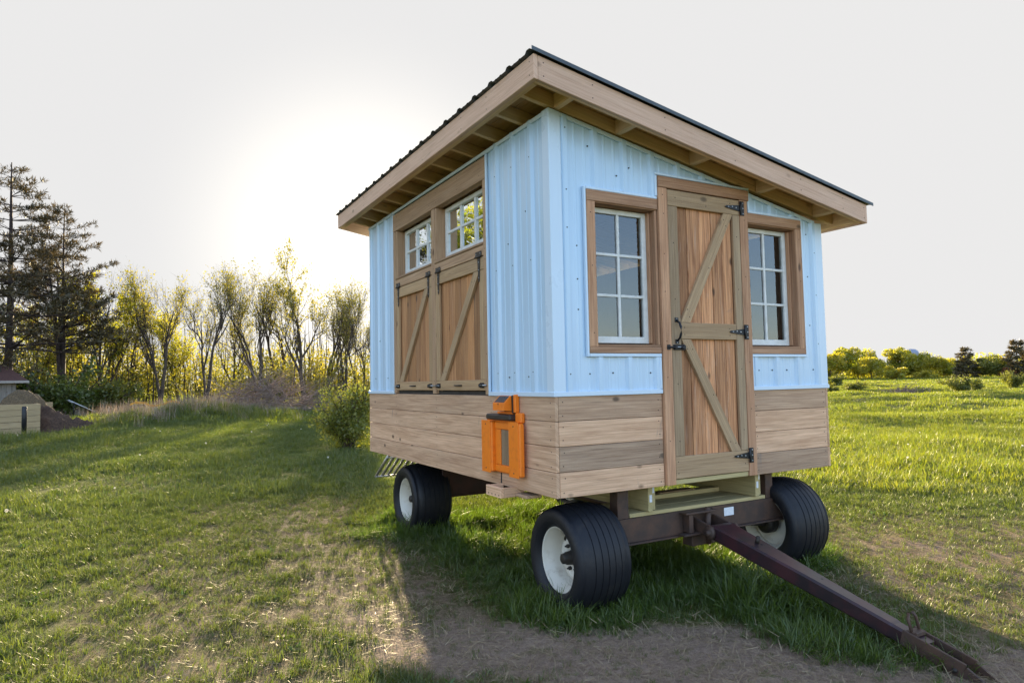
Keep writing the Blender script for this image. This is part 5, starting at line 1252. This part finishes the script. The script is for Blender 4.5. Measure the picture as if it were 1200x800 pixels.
def scatter(name, tufts, pts, scl, tilt, label, cat, rs):
    """one object: points with rotation, scale and kind; tufts instanced on them"""
    col = LIB.new(name + '_tufts')
    for o in tufts: col.objects.link(o)
    n = len(pts); me = bpy.data.meshes.new(name); me.vertices.add(n); me.vertices.foreach_set('co', np.ascontiguousarray(pts, np.float32).ravel())
    rot = np.stack([rs.normal(size=n) * tilt, rs.normal(size=n) * tilt, rs.uniform(0, 6.28, n)], 1).astype(np.float32)
    a = me.attributes.new('rot', 'FLOAT_VECTOR', 'POINT'); a.data.foreach_set('vector', rot.ravel())
    a = me.attributes.new('scl', 'FLOAT', 'POINT'); a.data.foreach_set('value', np.ascontiguousarray(scl, np.float32))
    a = me.attributes.new('kind_index', 'INT', 'POINT'); a.data.foreach_set('value', rs.randint(0, len(tufts), n).astype(np.int32))
    o = bpy.data.objects.new(name, me); COL.objects.link(o)
    g = bpy.data.node_groups.new(name, 'GeometryNodeTree'); g.interface.new_socket('Geometry', in_out='INPUT', socket_type='NodeSocketGeometry'); g.interface.new_socket('Geometry', in_out='OUTPUT', socket_type='NodeSocketGeometry')
    N, L = g.nodes, g.links; gi = N.new('NodeGroupInput'); go = N.new('NodeGroupOutput'); m2p = N.new('GeometryNodeMeshToPoints'); iop = N.new('GeometryNodeInstanceOnPoints'); ci = N.new('GeometryNodeCollectionInfo')
    ci.inputs['Collection'].default_value = col; ci.inputs['Separate Children'].default_value = True; ci.inputs['Reset Children'].default_value = True
    def attr(nm, dt): q = N.new('GeometryNodeInputNamedAttribute'); q.data_type = dt; q.inputs['Name'].default_value = nm; return q.outputs['Attribute']
    e2r = N.new('FunctionNodeEulerToRotation'); L.new(attr('rot', 'FLOAT_VECTOR'), e2r.inputs[0])
    L.new(gi.outputs[0], m2p.inputs['Mesh']); L.new(m2p.outputs[0], iop.inputs['Points']); L.new(ci.outputs[0], iop.inputs['Instance']); iop.inputs['Pick Instance'].default_value = True
    L.new(attr('kind_index', 'INT'), iop.inputs['Instance Index']); L.new(e2r.outputs[0], iop.inputs['Rotation']); L.new(attr('scl', 'FLOAT'), iop.inputs['Scale']); L.new(iop.outputs[0], go.inputs[0])
    md = o.modifiers.new('tufts', 'NODES'); md.node_group = g
    return tag(o, label, cat, None, 'stuff')
def wedge(rs, n, d0, d1, a=41):
    d = np.sqrt(rs.uniform(d0 ** 2, d1 ** 2, n)); t = YAW + np.radians(rs.uniform(-a, a, n)); x, y = CAM[0] + d * np.sin(t), CAM[1] + d * np.cos(t)
    return x, y, d
def xyz(x, y): return np.stack([x, y, gz(x, y)], 1)
rg = np.random.RandomState(77)
def make_grass():
    lawn = [tuft('lawn_tuft', M['grass'], 16, .075, .055, .0042, .75, 3, i) for i in range(5)]
    lawn2 = [tuft('mid_tuft', M['grass'], 26, .11, .13, .008, .7, 2, 20 + i) for i in range(4)]
    mead = [tuft('meadow_tuft', M['grassfar'], 34, .10, .15, .0058, .8, 2, 30 + i) for i in range(4)]
    far = [tuft('field_tuft', M['grassfar'], 44, .17, .40, .020, .6, 2, 40 + i) for i in range(4)]
    vfar = [tuft('far_field_tuft', M['grassfar'], 50, .20, 1.0, .06, .6, 2, 60 + i) for i in range(3)]
    long_ = [tuft('long_tuft', M['grasslush'], 20, .24, .075, .0068, 1.0, 4, 80 + i) for i in range(5)]
    straw = [tuft('straw_tuft', M['straw'], 9, .06, .10, .0026, .5, 2, 100 + i, .9) for i in range(4)]
    stems = [tuft('dry_stem_tuft', M['drystem'], 20, .85, .28, .012, .35, 3, 120 + i) for i in range(3)]
    tall = [tuft('tall_tuft', M['grass'], 30, .5, .25, .014, .7, 3, 140 + i) for i in range(3)]
    # short lawn near the camera, thin where the ground is trodden
    x, y, d = wedge(rg, 85000, 2.4, 11, 46); bb = bare(x, y); k = rg.uniform(size=len(x)) < np.clip(1.12 - 0.95 * bb, .16, 1) * np.clip(.55 + .45 * S_patch2(x, y) + .3 * S_mow(x, y), .25, 1)
    x, y, bb = x[k], y[k], bb[k]; sc = rg.uniform(.55, 1.25, len(x)) * (1 - .5 * bb) * (1 + .25 * S_mow(x, y)) * np.where((x > 2.2) & (y > 2.0), 1.3, 1)
    scatter('lawn', lawn, xyz(x, y), sc, .18, 'short thin lawn grass round the shed, worn along the wheel track', 'grass', rg)
    x, y, d = wedge(rg, 60000, 10, 32, 44); bb = bare(x, y); k = rg.uniform(size=len(x)) < np.clip(1 - bb, .1, 1) * np.clip(.6 + .5 * S_bump(x, y), .3, 1)
    x, y = x[k], y[k]; sc = rg.uniform(.6, 1.3, len(x)) * (1 + .35 * S_bump(x, y)) * np.where(x > 6, 1.3, 1); k = x < 4.5 + 1.5 * S_bump(x, y)
    scatter('lawn', lawn2, xyz(x[k], y[k]), sc[k], .15, 'mown grass stretching behind the shed to the bush and the brush pile', 'grass', rg)
    scatter('meadow_grass', mead, xyz(x[~k], y[~k]), sc[~k], .15, 'bright uncut meadow grass on the right of the shed', 'grass', rg)
    x, y, d = wedge(rg, 46000, 30, 85, 42); k = rg.uniform(size=len(x)) < np.clip(.7 + .4 * S_bump(x, y), .3, 1); x, y = x[k], y[k]
    scatter('field_grass', far, xyz(x, y), rg.uniform(.6, 1.2, len(x)), .12, 'sunlit rough grass of the middle field', 'grass', rg)
    x, y, d = wedge(rg, 26000, 80, 230, 41)
    scatter('field_grass', vfar, xyz(x, y), rg.uniform(.6, 1.2, len(x)), .1, 'smooth bright grass of the far field below the tree line', 'grass', rg)
    # long lush grass
    x = rg.uniform(-.8, 3.2, 34000); y = rg.uniform(-2.2, 4.6, 34000); lu = lush(x, y); k = rg.uniform(size=len(x)) < lu * .62; x, y, lu = x[k], y[k], lu[k]
    scatter('long_grass', long_, xyz(x, y), rg.uniform(.45, 1.15, len(x)) * (.38 + .5 * lu) * np.clip(.85 + .55 * S_patch2(x * .6, y * .6), .45, 1.5) * (1 - .45 * np.exp(-(((x + .02) / .35) ** 2 + ((y + .25) / .35) ** 2))), .25, 'long lush green grass round the wheels and the drawbar', 'grass', rg)
    # low broad-leaved weeds and clover
    weed = [tuft('weed_rosette', M['grasslush'], 9, .055, .03, .017, 1.3, 3, 160 + i) for i in range(3)]
    x, y, d = wedge(rg, 9000, 2.4, 16, 46); k = (rg.uniform(size=len(x)) < np.clip(.25 + .5 * S_patch(x, y), .03, .8) * np.clip(1 - 1.8 * bare(x, y), 0, 1)); x, y = x[k], y[k]
    scatter('lawn_weeds', weed, xyz(x, y), rg.uniform(.5, 1.3, len(x)), .2, 'clover and plantain leaves mixed into the lawn', 'weeds', rg)
    # dry straw litter
    x, y, d = wedge(rg, 52000, 2.4, 10, 46); bb = bare(x, y); k = rg.uniform(size=len(x)) < np.clip(.12 + .75 * bb - 1.0 * np.clip(bb - .75, 0, 1), 0, .7); x, y = x[k], y[k]
    scatter('straw_litter', straw, xyz(x, y) + np.array([0, 0, .006]), rg.uniform(.5, 1.3, len(x)), .3, 'dry straw litter lying on the trodden ground', 'straw', rg)
    x = rg.uniform(-2.2, 2.6, 3500); y = rg.uniform(-2.8, 3.2, 3500); k = rg.uniform(size=3500) < np.clip(bare(x, y) * 1.1 - .25, 0, 1); x, y = x[k], y[k]
    twigs = [tuft('dry_blade_tuft', M['straw'], 5, .11, .08, .0034, .8, 3, 180 + i, .75) for i in range(4)]
    scatter('straw_litter', twigs, xyz(x, y) + np.array([0, 0, .008]), rg.uniform(.4, 1.2, len(x)), .3, 'longer dead grass blades lying on the bare earth before the wagon', 'straw', rg)
    # weeds
    P = []; Q = []
    for i, w in enumerate(WEED):
        n = 42 if i < 5 else 40; P.append(np.stack([w[0] + rg.normal(size=n) * 1.3, w[1] + rg.normal(size=n) * 1.0], 1)); n2 = 150; Q.append(np.stack([w[0] + rg.normal(size=n2) * 2.2, w[1] + rg.normal(size=n2) * 1.4], 1))
    P = np.concatenate(P[:5]); Q = np.concatenate(Q)
    scatter('dry_weeds', stems, xyz(P[:, 0], P[:, 1]), rg.uniform(.5, 1.1, len(P)), .15, 'pale dry weed stalks standing on the grassy bank', 'weeds', rg)
    scatter('tall_grass', tall, xyz(Q[:, 0], Q[:, 1]), rg.uniform(.5, 1.2, len(Q)) * np.repeat([1, 1, .8, .6, .6, .7, .4, .6], 150), .15, 'clumps of taller green grass on the bank and before the timber bin', 'grass', rg)
    # weeds along the foot of the wood
    u = rg.uniform(-60, 440, 420); D = rg.uniform(43, 56, 420); p = np.array([survey(a, 470, c) for a, c in zip(u, D)]); k = ((D > 44) | (u < 250)) & ~((u > 150) & (u < 225) & (D < 50))
    scatter('dry_weeds', stems, xyz(p[k, 0], p[k, 1]), rg.uniform(.5, 1.2, k.sum()), .25, 'grey-brown dead weeds along the foot of the wood', 'weeds', rg)
    # dandelion seed heads
    rs = np.random.RandomState(2); C = unit(rs.normal(size=(90, 3))) * .022 * rs.uniform(.6, 1, (90, 1)) + np.array([0, 0, .16]); me = leaves_mesh('seed_head', C, .006, M['puff'], rs, .5); sh_ = bpy.data.objects.new('seed_head', me)
    x, y, d = wedge(rg, 150, 9, 48, 40); k = bare(x, y) < .2; x, y, d = x[k], y[k], d[k]
    scatter('dandelion_heads', [sh_], xyz(x, y), rg.uniform(.8, 1.3, len(x)) * .8, .2, 'white dandelion seed heads dotted over the grass', 'dandelions', rg)
make_grass()
